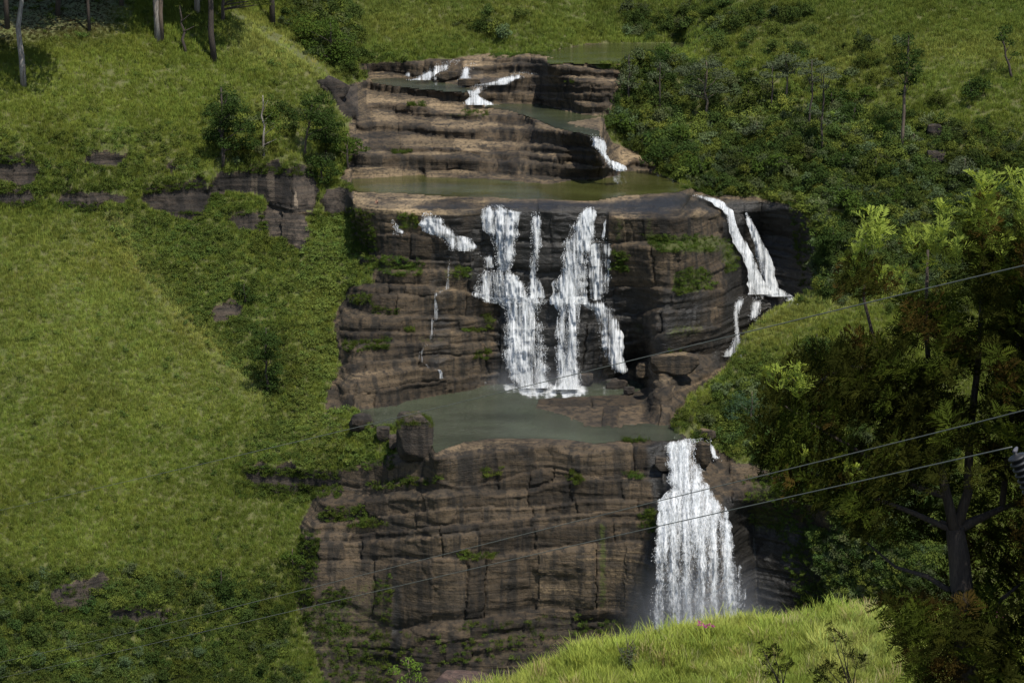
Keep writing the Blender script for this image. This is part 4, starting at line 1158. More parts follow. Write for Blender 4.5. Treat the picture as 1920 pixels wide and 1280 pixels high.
# main fall, lower tier
fall('broad white curtain falling into the pool, left of the pair', [(558,905,1016),(566,932,1020),(573,945,1014),(585,946,1010),(603,946,1012),(620,946,1018),(640,947,1023),(660,948,1026),(690,950,1026),(705,956,1026),(728,962,1030)], M_fall, .57, .6, bot=1, top=1)
fall('tall white column falling into the pool, right of the pair', [(556,1036,1096),(564,1038,1092),(572,1043,1088),(585,1047,1085),(605,1048,1082),(630,1046,1082),(660,1045,1083),(690,1045,1084),(708,1044,1085),(731,1036,1092)], M_fall, .70, .6, bot=1, top=1)
fall('arched spray leaping off the rounded rock above the pool', [(560,1102,1126),(567,1092,1140),(576,1100,1147),(590,1116,1154),(610,1124,1158),(630,1127,1164),(650,1130,1167),(670,1138,1167),(688,1145,1172),(703,1158,1178)], M_lace, 0.59, 1.6, freefall=True)
# a trickle on the layered cliff
fall('thin broken trickle wandering down the layered cliff left of the falls', [(486,841,845),(508,839,844),(525,838,843),(541,834,842),(550,815,820),(558,813,817),(575,815,820),(596,811,821),(603,809,814),(621,808,814),(640,803,808),(652,793,798),(666,785,791),(678,788,796),(690,802,812),(694,822,828),(704,825,829),(714,824,832)], M_lace, .46, .35, drops=.5, edge=.1)
fall('tiny spout over the block edge into the pool', [(706,902,905),(714,905,909),(723,904,916)], M_lace, 0.59, .4)
# right-hand falls
fall('long slanting white fall hugging the right side of the bluff', [(366,1300,1316),(372,1318,1345),(379,1338,1356),(387,1344,1362),(394,1356,1374),(404,1364,1376),(420,1367,1378),(435,1369,1385),(450,1375,1395),(465,1384,1403),(480,1394,1411),(500,1401,1418),(520,1405,1426),(540,1406,1440),(553,1404,1450)], M_fall, .74, .5, bot=.9, edge=.22)
fall('second slanting white fall, furthest right by the dark wall', [(400,1397,1401),(412,1399,1408),(425,1404,1415),(440,1410,1422),(455,1414,1430),(475,1419,1439),(500,1424,1448),(520,1428,1453),(540,1432,1457),(549,1430,1470),(556,1440,1482)], M_fall, .70, .5, bot=.9, edge=.22)
fall('small white spill slipping behind the grassy bank', [(552,1462,1482),(560,1472,1488),(570,1480,1494)], M_fall, .66, .4)
fall('narrow twisting fall under the ledge beside the bank', [(556,1386,1402),(566,1380,1394),(578,1376,1388),(592,1376,1384),(610,1378,1384),(630,1377,1386),(650,1370,1386),(669,1352,1386)], M_fall, .60, .5, bot=.8)
fall('broken white spill right of the narrow twisting fall', [(556,1414,1428),(572,1409,1427),(588,1404,1422),(602,1404,1416)], M_fall, .56, .4)
# the great lower fall
fall('great white lower fall plunging into the gorge', [(822,1284,1312),(828,1256,1308),(836,1248,1304),(848,1251,1301),(860,1255,1300),(872,1252,1308),(886,1258,1318),(900,1258,1322),(915,1260,1324),(926,1246,1334),(938,1239,1346),(952,1236,1355),(966,1233,1362),(990,1232,1367),(1020,1229,1374),(1050,1227,1381),(1080,1225,1389),(1110,1223,1394),(1140,1222,1396),(1170,1222,1395),(1200,1222,1392),(1240,1222,1390)], M_big, .62, fade=.14, smoo=30, freefall=True, off=.8, layers=3, drops=1.2, bot=1, top=.8, edge=.26)
fall('small side spout on the right of the great lower fall', [(821,1314,1330),(830,1326,1335),(842,1331,1339),(854,1334,1344),(863,1336,1356)], M_fall, .62, .4)
# foam on the pools: patches just above the water
def foam(label, poly, nm, dens, mat=M_foam, dz=.05):
    m = raster(poly); g = m
    fi, fj = np.where(g[:-1, :-1])
    q = np.stack([VID[fi + 1, fj], VID[fi + 1, fj + 1], VID[fi, fj + 1], VID[fi, fj]], -1)
    ids, inv = np.unique(q.ravel(), return_inverse=True)
    if nm:
        zz = POOL_Z[nm] + dz; Yw = zz / TZ.ravel()[ids]
        co = np.stack([XF.ravel()[ids] * Yw, Yw, np.full(len(ids), zz)], -1)
    else:
        co = pos.reshape(-1, 3)[ids] + np.array([0, -.12, .16])
    me = new_mesh('foam', co, inv.reshape(-1, 4), mat=mat)
    uvl = me.uv_layers.new(name='flow')
    uvl.data.foreach_set('uv', co[:, :2][inv.ravel()].astype(np.float32).ravel())
    e = blur(m.astype(float), 7).ravel()[ids]
    float_attr(me, 'dens', dens * np.clip(e * 1.25, 0, 1) - .22 * (1 - np.clip(e * 1.25, 0, 1)))
    link('foam', me, kind='stuff', label=label)
foam('white foam churning where the wide waterfall meets the pool', [(925,706),(1000,706),(1090,706),(1118,718),(1105,740),(1060,748),(1000,748),(950,736)], 'lower', .60)
foam('foam streak beside the boulders under the arched spray', [(1095,732),(1140,722),(1180,720),(1175,738),(1120,745)], 'lower', .5)
foam('foam below the slanting upper cascade', [(735,146),(812,145),(830,152),(845,162),(800,160),(760,156)], 'second', .5)
foam('foam below the ledge chute', [(862,188),(930,188),(960,198),(900,204),(870,200)], 'third', .6)
foam('foam where the narrow chute enters the calm pool', [(1140,312),(1175,316),(1190,335),(1165,350),(1145,335)], 'upper', .42)
foam('thin white water sliding over the lip of the wide cliff', [(900,384),(975,378),(1060,396),(1110,386),(1140,396),(1230,372),(1300,362),(1310,370),(1235,384),(1150,402),(1060,404),(980,390)], None, .36)
foam('thin white riffles on the flat rock at the left of the lip', [(655,358),(690,372),(730,376),(760,366),(760,374),(740,384),(790,392),(770,394),(725,386),(690,380)], None, .36)
foam('white water on the ledge feeding the lower curtain', [(895,560),(1020,562),(1035,572),(1000,577),(935,572)], None, .66)
foam('white water on the ledge under the slanting falls', [(1390,548),(1480,546),(1490,560),(1440,562),(1380,560)], None, .66)
foam('thin white water running along the ledge to the main drop', [(826,443),(842,447),(870,466),(908,472),(908,478),(866,472),(838,456)], None, .6)
foam('foam above the great lower fall', [(1240,818),(1320,812),(1330,824),(1250,834)], None, .5)
# soft mist hanging where the falls strike
def mist(label, u, v, Yoff, sx, sy, sz, dens):
    p = ground(u, v); p.y -= Yoff
    bm = bmesh.new(); bmesh.ops.create_icosphere(bm, subdivisions=3, radius=1.0)
    me = bpy.data.meshes.new('mist'); bm.to_mesh(me); bm.free()
    m, nt, bsdf, out = nodes_of('falls_mist'); nt.nodes.remove(bsdf)
    pv = N(nt, 'ShaderNodeVolumePrincipled'); pv.inputs['Color'].default_value = (.95, .97, 1, 1); pv.inputs['Anisotropy'].default_value = .2
    tc = N(nt, 'ShaderNodeTexCoord'); gr = N(nt, 'ShaderNodeTexGradient', gradient_type='QUADRATIC_SPHERE'); nt.links.new(tc.outputs['Object'], gr.inputs[0])
    nz = noise_at(nt, (.25, .25, .18), 3, .6, 2)
    dv = math_(nt, 'MULTIPLY', math_(nt, 'MULTIPLY', gr.outputs['Fac'], ramp(nt, nz, [(.35, .15), (.65, 1.)])), dens)
    nt.links.new(dv, pv.inputs['Density'])
    nt.links.new(pv.outputs[0], out.inputs['Volume']); me.materials.append(m)
    o = link('mist', me, kind='stuff', label=label); o.location = p; o.scale = (sx, sy, sz)
mist('pale mist at the bottom of the great lower fall', 1305, 1165, 8, 18, 7, 18, .34)
mist('pale mist where the wide waterfall hits the pool', 1010, 716, 4, 18, 6, 6, .2)
# ------------------------------------------------------------------ trees, shrubs, boulders
def tube_data(pts, rad, n=7):
    pts = [Vector(p) for p in pts]; co = []; fc = []
    for i, p in enumerate(pts):
        d = (pts[min(i + 1, len(pts) - 1)] - pts[max(i - 1, 0)]).normalized()
        a = d.cross(Vector((.3, 1, .2))).normalized(); b = d.cross(a)
        for k in range(n):
            t = 2 * math.pi * k / n
            co.append(p + (a * math.cos(t) + b * math.sin(t)) * rad[i])
        if i:
            o = (i - 1) * n
            fc += [(o + k, o + (k + 1) % n, o + n + (k + 1) % n, o + n + k) for k in range(n)]
    fc.append(tuple(range(n))[::-1]); fc.append(tuple((len(pts) - 1) * n + k for k in range(n)))
    return co, fc
def tube(name, pts, rad, mat, parent=None, n=7, **props):
    co, fc = tube_data(pts, rad, n)
    return link(name, new_mesh(name, co, None, fc, mat), parent, **props)
def wobbly(p0, p1, k, amp, r):
    p0 = Vector(p0); p1 = Vector(p1)
    return [p0.lerp(p1, t) + Vector((r.normal(), r.normal(), 0)) * amp * (math.sin(math.pi * t)) for t in np.linspace(0, 1, k)]
def bark(name, a, b, sc=3.0):
    m, nt, bsdf, out = nodes_of(name)
    n = noise_at(nt, (sc, sc, sc * .12), 4, .6); f = noise_at(nt, (sc * 4, sc * 4, sc), 3, .6, 5)
    c = mixc(nt, ramp(nt, n, [(.38, 0.), (.62, 1.)]), a, b)
    c = mixc(nt, ramp(nt, f, [(.35, .5), (.55, 0.)]), c, tuple(x * .35 for x in a))
    nt.links.new(c, bsdf.inputs['Base Color']); bsdf.inputs['Roughness'].default_value = .9
    bp = N(nt, 'ShaderNodeBump', i_Strength=.7, i_Distance=.1); nt.links.new(f, bp.inputs['Height']); nt.links.new(bp.outputs[0], bsdf.inputs['Normal'])
    return m
B_pale = bark('pale_bark', (.30, .27, .23), (.13, .10, .08)); B_dark = bark('dark_bark', (.036, .026, .019), (.062, .046, .034)); B_tan = bark('tan_bark', (.15, .11, .075), (.09, .065, .045))
L_dark = leaf_material('dark_leaves', (.036, .06, .015), False, .2, .5)
L_mid = leaf_material('green_leaves', (.06, .095, .018), False, .25, .5)
L_grey = leaf_material('grey_green_leaves', (.085, .105, .055), False, .22, .45)
L_light = leaf_material('light_leaves', (.12, .19, .03), False, .3, .4)
L_olive = leaf_material('olive_leaves', (.05, .065, .014), False, .22, .5)
L_dry = leaf_material('dry_leaves', (.11, .09, .045), False, .2, .4)
tree_rng = np.random.default_rng(5)
def tree(name, label, u, v, top_v, lobes, leafmat, barkmat, tw=4.0, leaf=2.2, dens=1.0, top_u=None, group=None, cat='tree', forks=None, sink=.2, yoff=0.0, trunk=True, aspect=.5):
    """lobes: (du, dv above the foot, radius, squash) in survey units, turned into metres at the tree's own distance"""
    r = tree_rng
    p = ground(u, v); p.z -= sink; p.y += yoff
    k = p.y / F
    t = thing(name, label, cat, p, group)
    top = Vector((((top_u if top_u is not None else u) - u) * k, r.normal() * .3, (v - top_v) * k))
    if trunk:
        pts = wobbly((0, 0, 0), top, 7, tw * k * .45, r)
        tube('trunk', pts, [tw * k * .5 * (1.15 - .75 * s) for s in np.linspace(0, 1, 7)], barkmat, t)
    L = []
    for (du, dv, rad, sq) in lobes:
        c = Vector((du * k, r.normal() * rad * k * .5, dv * k)); L.append((c.x, c.y, c.z, rad * k, sq))
        if trunk:
            h = min(max((c.z - rad * k * .6) / max(top.z, .1), .15), .92) * .85
            st = top * h
            tube('branch', wobbly(st, c, 4, rad * k * .12, r), [tw * k * .22, tw * k * .17, tw * k * .12, tw * k * .05], barkmat, t, 5)
        for _ in range(4):
            d = r.normal(size=3); d /= np.linalg.norm(d)
            L.append((c.x + d[0] * rad * k * .75, c.y + d[1] * rad * k * .75, c.z + d[2] * rad * k * .6 * sq, rad * k * r.uniform(.35, .6), sq))
    area = sum(q[3] ** 2 for q in L) / (k * k)
    n = int(np.clip(area * dens * 3.2 / (leaf * leaf), 60, 22000))
    link('crown', cloud_mesh('crown', r, n, L, leaf * k, leafmat, aspect), t)
    return t
# gum trees at the upper left, their unseen crowns above the picture enlarged to shade the corner
def gum(label, u, v, tw, lean, mat, crown=60, twin=None):
    r = tree_rng
    tree('gum_tree', label, u, v, v - 330, [(lean * 1.0 + r.normal() * 20, 300, crown, .7), (lean + crown * .8, 270, crown * .75, .7), (lean - crown * .8, 262, crown * .75, .7), (lean + r.normal() * 20, 350, crown * .7, .7)],
         L_olive, mat, tw, 4.2, 1.8, top_u=u + lean)
gum('pale slender gum trunk standing furthest left in the dark grass', 44, 166, 11, -9, B_pale, 95)
gum('thin dark trunk in the shade between the pale trunks', 167, 76, 6, -4, B_dark, 90)
gum('pale streaked gum trunk, left half of the close pair', 296, 78, 12, -4, B_pale, 105)
gum('brown rough trunk, right half of the close pair', 304, 79, 8, 2, B_tan, 60)
gum('pale trunk standing highest behind the bare forked tree', 370, 26, 10, -2, B_pale, 100)
gum('dark straight trunk standing lowest on the grassy spur', 403, 106, 11, -5, B_dark, 85)
gum('dark trunk beside the scrub at the top of the spur', 509, 54, 10, 2, B_dark, 55)
gum('shaded trunk in the top left corner wood', 14, 60, 9, 2, B_dark, 100)  # this and the next two trees added for the shade of their crowns
gum('shaded trunk behind the thin dark one', 108, 40, 9, 3, B_dark, 100)
gum('dim trunk at the back of the dark wood', 228, 22, 8, 4, B_dark, 100)
tree('forked_tree', 'small bare dark tree forking low beside the pale pair', 349, 95, 10, [(-8, 92, 9, .8), (14, 78, 9, .8), (22, 55, 8, .8)], L_olive, B_dark, 6, 2.2, .35, top_u=341)
tree('leaning_tree', 'dark tree with a leafy limb arching over the spur top', 418, 40, -60, [(40, 52, 16, .6), (62, 40, 14, .6), (85, 38, 13, .6), (100, 48, 12, .6), (20, 70, 18, .7)], L_olive, B_dark, 7, 2.4, .6, top_u=424)
# trees on the cliff edge, left
tree('cliff_tree', 'dense dark green tree rising above the left cliff', 418, 322, 168, [(10, 140, 20, 1.0), (-10, 112, 24, .9), (28, 118, 26, .9), (8, 88, 30, .9), (42, 78, 22, .9), (-18, 62, 20, .9), (14, 48, 24, .8), (50, 50, 18, .9)], L_dark, B_dark, 7, 2.3, 1.2)
tree('slender_tree', 'slender pale trunked sapling with a thin light crown', 498, 302, 185, [(10, 108, 11, 1.2), (18, 85, 15, 1.2), (22, 58, 16, 1.2), (6, 66, 9, 1.2), (24, 34, 12, 1)], L_mid, B_pale, 4.5, 2.0, .55)
tree('cliff_tree', 'broad dark tree on the cliff edge, left of the shelves', 566, 300, 195, [(18, 108, 20, .9), (42, 106, 20, .9), (8, 82, 22, .9), (38, 78, 24, .9), (58, 62, 20, .9), (26, 52, 20, .9)], L_dark, B_dark, 4, 2.2, 1.1, top_u=585)
tree('cliff_tree', 'dark tree touching the broad one, nearer the rock shelves', 612, 292, 205, [(6, 82, 16, .9), (14, 58, 20, .9), (0, 40, 20, .9), (20, 34, 14, .9)], L_dark, B_dark, 4, 2.2, 1.1)
tree('cliff_shrub', 'dark drooping shrub hanging over the cliff beneath the trees', 604, 350, 288, [(-8, 52, 16, .9), (10, 48, 18, .9), (22, 30, 15, 1), (-18, 30, 14, 1), (6, 18, 15, 1.1)], L_dark, B_dark, 4, 2.1, 1.0, cat='shrub')
tree('rooted_tree', 'green tree whose roots dangle down the rock by the calm pool', 652, 318, 250, [(-8, 60, 17, .8), (14, 52, 16, .8), (30, 38, 12, .7), (-22, 40, 14, .8), (4, 34, 16, .8)], L_mid, B_tan, 4, 2.1, .9)
for k_, du in enumerate((-3, 1, 5, 8)):
    pass
tree('gully_shrub', 'tall dark shrub in the gully below the grass crest', 500, 742, 610, [(-8, 118, 20, .9), (14, 112, 20, .9), (-14, 86, 20, .9), (10, 80, 24, .9), (18, 50, 20, 1), (12, 24, 18, 1)], L_dark, B_dark, 5, 2.2, 1.1, cat='shrub')
tree('gully_shrub', 'dark bush beside the small grey rock in the gully', 458, 572, 530, [(0, 28, 14, .9), (10, 14, 13, .9), (-8, 40, 9, .9)], L_dark, B_dark, 3, 2.0, 1.1, cat='shrub')
tree('ledge_bush', 'rounded dark bush on the grassy ledge, lower left', 416, 1122, 1062, [(-8, 36, 20, .9), (14, 32, 20, .9), (2, 16, 22, .9)], L_dark, B_dark, 4, 2.2, 1.1, cat='bush')
tree('ledge_bush', 'green bush at the left edge of the tall gorge cliff', 548, 1062, 1020, [(-8, 26, 16, .8), (12, 20, 15, .8)], L_mid, B_tan, 3, 2.2, 1.0, cat='bush')
tree('young_shrub', 'small pale green shrub sprouting at the foot of the gorge cliff', 772, 1278, 1205, [(-28, 48, 13, .9), (-2, 66, 14, .9), (18, 60, 13, .9), (10, 42, 15, .9), (-14, 30, 10, .9), (28, 32, 8, .9)], L_light, B_tan, 4, 3.0, .8, cat='shrub', yoff=-6)
tree('young_shrub', 'round pale bush beside the base of the great lower fall', 1420, 1150, 1116, [(0, 20, 15, .9), (-8, 8, 12, .9), (8, 6, 12, .9)], L_grey, B_tan, 3, 2.2, 1.0, cat='bush', yoff=-3)
# trees on the right hillside
tree('tall_gum', 'tall gum with a narrow dark crown standing alone on the right slope', 1690, 276, 60, [(4, 205, 17, 1.0), (8, 182, 21, 1.0), (-6, 165, 15, 1), (14, 155, 20, 1.0), (-12, 150, 15, .9), (8, 130, 18, .9), (-2, 108, 10, .8), (22, 160, 14, 1)], L_dark, B_tan, 6.5, 2.4, .9, top_u=1696)
tree('feathery_tree', 'wide grey green tree with many stems, left end of the right slope', 1320, 215, 100, [(-30, 92, 24, .6), (0, 108, 26, .6), (30, 88, 24, .6), (-14, 66, 22, .7), (20, 60, 22, .7), (-38, 58, 15, .7)], L_grey, B_tan, 5, 2.0, .95)
tree('feathery_tree', 'pale topped feathery tree, second along the right slope', 1473, 184, 92, [(0, 88, 22, .5), (-22, 72, 18, .5), (22, 74, 18, .5), (4, 62, 16, .5)], L_grey, B_tan, 4, 2.0, .95)
tree('feathery_tree', 'thin feathery tree rising just right of the pale topped one', 1518, 240, 105, [(6, 128, 18, .5), (26, 118, 16, .5), (-12, 112, 15, .5), (8, 98, 15, .5)], L_grey, B_dark, 4, 2.0, .95)
tree('feathery_tree', 'tall thin stemmed tree standing lowest on the right slope', 1541, 288, 128, [(-6, 158, 15, .5), (14, 150, 17, .5), (0, 130, 12, .5), (-14, 80, 12, .6), (6, 62, 12, .6)], L_grey, B_dark, 4.5, 2.0, .95)
tree('feathery_tree', 'slim tree left of the dim trunk by the wide tree', 1446, 200, 112, [(0, 84, 16, .5), (-12, 72, 13, .5), (14, 70, 13, .5)], L_grey, B_dark, 3.5, 2.0, .95)
tree('riverside_tree', 'thin dark tree by the still water at the river bend', 1184, 190, 92, [(0, 92, 9, .9), (6, 70, 14, .9), (-8, 50, 15, .9), (12, 46, 16, .9)], L_grey, B_dark, 4, 2.0, .7)
tree('riverside_tree', 'second thin tree by the river bend, a step to the right', 1238, 196, 104, [(0, 86, 14, .6), (16, 76, 13, .6), (-12, 66, 13, .7)], L_grey, B_dark, 4, 2.0, .65)
tree('leaning_gum', 'dark gum leaning left in the top right corner', 1898, 152, 62, [(-12, 92, 16, .6), (-28, 82, 15, .6), (-8, 68, 12, .6), (4, 48, 9, .7)], L_dark, B_dark, 5, 2.4, .7, top_u=1872)
tree('pale_shrub', 'round pale shrub beneath the twin boulders on the right slope', 1806, 338, 285, [(0, 40, 24, .7), (-18, 28, 18, .8), (16, 26, 18, .8)], L_grey, B_tan, 4, 2.0, 1.0, cat='shrub')
tree('pale_shrub', 'grey green shrub in the middle of the right slope', 1416, 245, 218, [(0, 18, 18, .7), (-14, 10, 14, .7), (14, 10, 14, .7)], L_grey, B_tan, 3, 2.0, 1.0, cat='shrub')
tree('pale_shrub', 'small pale shrub just left of the twin boulders', 1712, 262, 242, [(0, 14, 12, .7), (10, 8, 9, .7)], L_grey, B_tan, 3, 2.0, 1.0, cat='shrub')
tree('dark_shrub', 'dark shrub over the rim of the right falls', 1580, 320, 290, [(0, 22, 20, .8), (14, 12, 15, .8), (-14, 12, 14, .8)], L_dark, B_dark, 3, 2.1, 1.1, cat='shrub')
tree('dark_shrub', 'dark layered shrub between the right falls and the big tree', 1560, 470, 420, [(0, 34, 26, .8), (-22, 20, 20, .8), (24, 20, 22, .8), (0, 8, 22, .8)], L_dark, B_dark, 3, 2.2, 1.1, cat='shrub')
tree('dark_shrub', 'dark bush low on the grassy bank', 1530, 668, 620, [(-14, 28, 22, .8), (16, 26, 22, .8), (0, 10, 24, .8)], L_dark, B_dark, 3, 2.2, 1.1, cat='shrub')
tree('weeping_bush', 'blue green weeping bush above the great lower fall', 1408, 800, 728, [(-20, 48, 28, .7), (14, 52, 28, .7), (40, 36, 22, .8), (-38, 26, 20, .8), (6, 22, 28, .8)], leaf_material('blue_green_leaves', (.055, .095, .05), False, .22, .45), B_tan, 4, 3.4, 1.0, cat='bush', aspect=.16)
tree('spur_scrub', 'thick green scrub behind the grassy spur, top of the river', 620, 120, 40, [(-50, 70, 30, .8), (-10, 62, 30, .8), (20, 40, 28, .8), (-40, 30, 28, .8), (0, 16, 26, .8), (28, 8, 20, .8)], L_mid, B_dark, 4, 2.3, 1.0, cat='shrub')
sh = [(1235,150),(1275,262),(1350,262),(1392,300),(1450,330),(1500,300),(1530,350),(1590,400),(1640,330),(1640,400),(1690,370),(1760,300),(1780,400),(1840,250),(1870,330),(1600,230),(1650,250),(1400,200),(1560,190),(1620,180),(1760,190),(1820,180),(1170,240),(1200,280),(1240,310),(1300,330)]
proto = None
for k, (u, v) in enumerate(sh):
    lab = 'rounded dark green shrub in the scrub of the right slope'
    if k < 3:
        t = tree('hillside_shrub', lab, u, v, v - 30, [(0, 24, 20, .8), (-16, 14, 16, .8), (16, 12, 17, .8)], [L_dark, L_mid, L_olive][k], B_dark, 3, 2.2, 1.0, cat='shrub', group='shrubs on the right hillside')
        proto = (proto or []) + [t]
    else:
        src = proto[k % 3]; t = src.copy(); C.objects.link(t); t.location = ground(u, v); t.rotation_euler = (0, 0, k * 1.7)
        s = .75 + .55 * ((k * 37) % 10) / 10; t.scale = (s, s, s * (.8 + .04 * (k % 9)))
        for ch in list(src.children):
            c = ch.copy(); C.objects.link(c); c.parent = t

def boulder(name, label, u0, v0, u1, v1, mat, seed, depth=.8, yoff=0.0, sharp=.72, rot=0.0, group=None, sink=.08, tilt=0.0):
    r = np.random.default_rng(seed)
    g = ground((u0 + u1) / 2, v1 - 2); k = g.y / F
    wx = (u1 - u0) * k / 2; hz = (v1 - v0) * k / 2 * 1.04
    bm = bmesh.new(); bmesh.ops.create_icosphere(bm, subdivisions=5, radius=1.0)
    co = np.array([v.co[:] for v in bm.verts])
    dirs = r.normal(size=(13, 3)); dirs /= np.linalg.norm(dirs, axis=1)[:, None]
    dirs = np.vstack([dirs, [(0, 0, 1), (0, 0, -1), (1, 0, 0), (-1, 0, 0), (0, -1, .1)]])
    lim = np.concatenate([r.uniform(sharp, 1.0, 13), [.82, .8, .85, .85, .8]])
    d = co @ dirs.T
    rr = np.min(np.where(d > .05, lim[None] / np.maximum(d, .05), 9), 1)
    rr = np.minimum(rr, 1.25)
    rr = rr * (1 + .06 * fbm(co[:, 0] * 2.5 + seed, co[:, 1] * 2.5, co[:, 2] * 2.5, seed=seed, octv=4) + .03 * vnoise(co[:, 0] + seed, co[:, 1], co[:, 2] * 7, seed=seed + 3))
    co = co * rr[:, None]
    mx = np.abs(co).max(0); co = co / mx * np.array([wx, (wx + hz) / 2 * depth, hz])
    if tilt:
        c_, s_ = math.cos(tilt), math.sin(tilt); x = co[:, 0] * c_ - co[:, 2] * s_; co[:, 2] = co[:, 0] * s_ + co[:, 2] * c_; co[:, 0] = x
    for v, c in zip(bm.verts, co):
        v.co = c
    me = bpy.data.meshes.new(name); bm.to_mesh(me); bm.free(); me.materials.append(mat)
    me.polygons.foreach_set('use_smooth', np.ones(len(me.polygons), bool))
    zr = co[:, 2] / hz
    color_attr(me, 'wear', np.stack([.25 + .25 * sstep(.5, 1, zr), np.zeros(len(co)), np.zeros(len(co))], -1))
    o = link(name, me, label=label, category='boulder')
    o.location = (g.x, g.y + yoff, g.z + hz * (1 - sink)); o.rotation_euler = (0, 0, rot)
    if group:
        o['group'] = group
    return o
M_redrock = rock_material('reddish_boulder_stone', (.06, .038, .032), (.11, .08, .065), (.03, .022, .02), (.14, .08, .06))
bb1 = boulder('boulder', 'big dark upright boulder with a grassy top at the pool edge', 742, 768, 816, 858, M_grey, 3, .9, -1.0, .8)
boulder('boulder', 'small squat boulder left of the big grass topped one', 706, 800, 732, 828, M_grey, 5, .9, 0, .75)
boulder('boulder', 'flat leaning boulder among the weeds at the left pool edge', 660, 778, 704, 812, M_grey, 8, .9, 0, .72, .4)
boulder('boulder', 'broken rock slab just left of the big grass topped boulder', 728, 812, 750, 840, M_grey, 9, .8, -.3, .7)
boulder('boulder', 'long blocky brown boulder lying on the shelf under the bluff', 1214, 662, 1310, 702, M_rock, 11, .6, -.6, .82, .15, tilt=.07)
boulder('boulder', 'low pointed rock leaning on the long blocky boulder', 1192, 676, 1232, 706, M_rock, 14, .8, -.8, .7)
boulder('boulder', 'dark wet boulder under the arched spray', 1134, 697, 1178, 726, M_grey, 17, .8, -1.2, .75, .3, tilt=.2)
boulder('boulder', 'small dark boulder between the white column and the arched spray', 1088, 698, 1112, 722, M_grey, 19, .9, -1.2, .75)
boulder('boulder', 'dark rock poking from the foam by the brown shelf', 1168, 722, 1190, 740, M_grey, 21, .9, -1, .75)
boulder('boulder', 'rounded rock splitting the water at the top of the great fall', 1302, 824, 1332, 872, M_rock, 23, .8, -.8, .85)
boulder('boulder', 'pale flat rock at the rim above the great lower fall', 1290, 806, 1340, 824, M_rock, 25, .8, 0, .8)
boulder('boulder', 'dark mossy rock on the left of the great fall crest', 1226, 852, 1256, 880, M_grey, 27, .9, -1.0, .8)
boulder('boulder', 'large reddish boulder at the foot of the gorge cliff', 800, 1222, 938, 1322, M_redrock, 29, .9, -8, .84, .2)
boulder('boulder', 'pale rounded boulder on the right slope, upper of two', 1738, 230, 1764, 254, M_grey, 31, .9, 0, .85)
boulder('boulder', 'dark rounded boulder on the right slope, lower of two', 1736, 274, 1772, 300, M_grey, 33, .9, 0, .85)
boulder('boulder', 'grey rock face cresting the grassy spur by the shelves', 600, 150, 652, 192, M_grey, 43, .6, 2.2, .82, .3, tilt=-.5)
boulder('boulder', 'split block standing in the river between the upper cascades', 815, 137, 862, 154, M_rock, 47, .7, -.5, .8)
boulder('boulder', 'low slab in the river right of the upper cascades', 858, 150, 902, 163, M_rock, 49, .7, -.5, .8)
# grass on the big boulder
g0 = bb1.location; n = 260
top = np.stack([g0.x + rng.normal(0, 1.5, n).clip(-3, 3), g0.y + rng.normal(0, 1.2, n).clip(-2.4, 2.0), np.zeros(n)], -1)
top[:, 2] = g0.z + 3.4 - .12 * ((top[:, 0] - g0.x) ** 2 + (top[:, 1] - g0.y) ** 2)
scatter('boulder_grass', top, P_grass, rng.uniform(.5, 1.0, n), tints(np.array([.075, .10, .02]), top[:, 0], top[:, 1], top), 'shaggy grass growing over the top of the big boulder')

# ------------------------------------------------------------------ the bather on the rocks
def skin_body(name, verts, edges, mat, parent, levels=1, root=0):
    me = bpy.data.meshes.new(name); me.from_pydata([v[:3] for v in verts], edges, []); me.materials.append(mat)
    o = link(name, me, parent)
    o.modifiers.new('skin', 'SKIN')
    for i, v in enumerate(verts):
        s = me.skin_vertices[0].data[i]; s.radius = (v[3], v[3]); s.use_root = (i == root)
    o.modifiers.new('sub', 'SUBSURF').levels = levels; o.modifiers['sub'].render_levels = levels
    dg = bpy.context.evaluated_depsgraph_get(); ev = o.evaluated_get(dg)
    m2 = bpy.data.meshes.new_from_object(ev); m2.materials.clear(); m2.materials.append(mat)
    o.modifiers.clear(); o.data = m2
    m2.polygons.foreach_set('use_smooth', np.ones(len(m2.polygons), bool))
    return o
pg = ground(708, 386)
person = thing('person', 'bare chested bather sitting on the wet rock left of the falls', 'person', pg + Vector((0, -.1, .1)), rotz=-.5)
V_ = [(0, 0, .14, .13), (0, -.06, .30, .13), (0, -.14, .46, .15), (0, -.19, .58, .10), (0, -.22, .66, .055), (0, -.25, .74, .095), (0, -.27, .82, .085)]
E_ = [(i, i + 1) for i in range(6)]
for sx in (-1, 1):
    b = len(V_)
    V_ += [(sx * .10, -.05, .13, .10), (sx * .16, -.42, .36, .065), (sx * .14, -.50, .03, .045), (sx * .15, -.68, .0, .035)]
    E_ += [(0, b), (b, b + 1), (b + 1, b + 2), (b + 2, b + 3)]
    b = len(V_)
    V_ += [(sx * .19, -.19, .56, .06), (sx * .26, -.28, .36, .042), (sx * .19, -.44, .44, .032), (sx * .16, -.50, .43, .03)]
    E_ += [(3, b), (b, b + 1), (b + 1, b + 2), (b + 2, b + 3)]
    for f in range(5):
        V_.append((sx * (.10 + .025 * f), -.56 - .012 * (2 - abs(2 - f)), .41 - .012 * f, .010)); E_.append((b + 3, len(V_) - 1))
M_skin = simple_mat('sunlit_skin', (.33, .18, .11), .6); M_hair = simple_mat('dark_hair', (.012, .009, .008), .7); M_cloth = simple_mat('dark_red_shorts', (.06, .018, .015), .85)
skin_body('body', V_, E_, M_skin, person)
bm = bmesh.new(); bmesh.ops.create_icosphere(bm, subdivisions=3, radius=.105)
for v in bm.verts:
    v.co.z *= 1.08
    if v.co.y < -.045 and v.co.z < .03:
        v.co *= .82
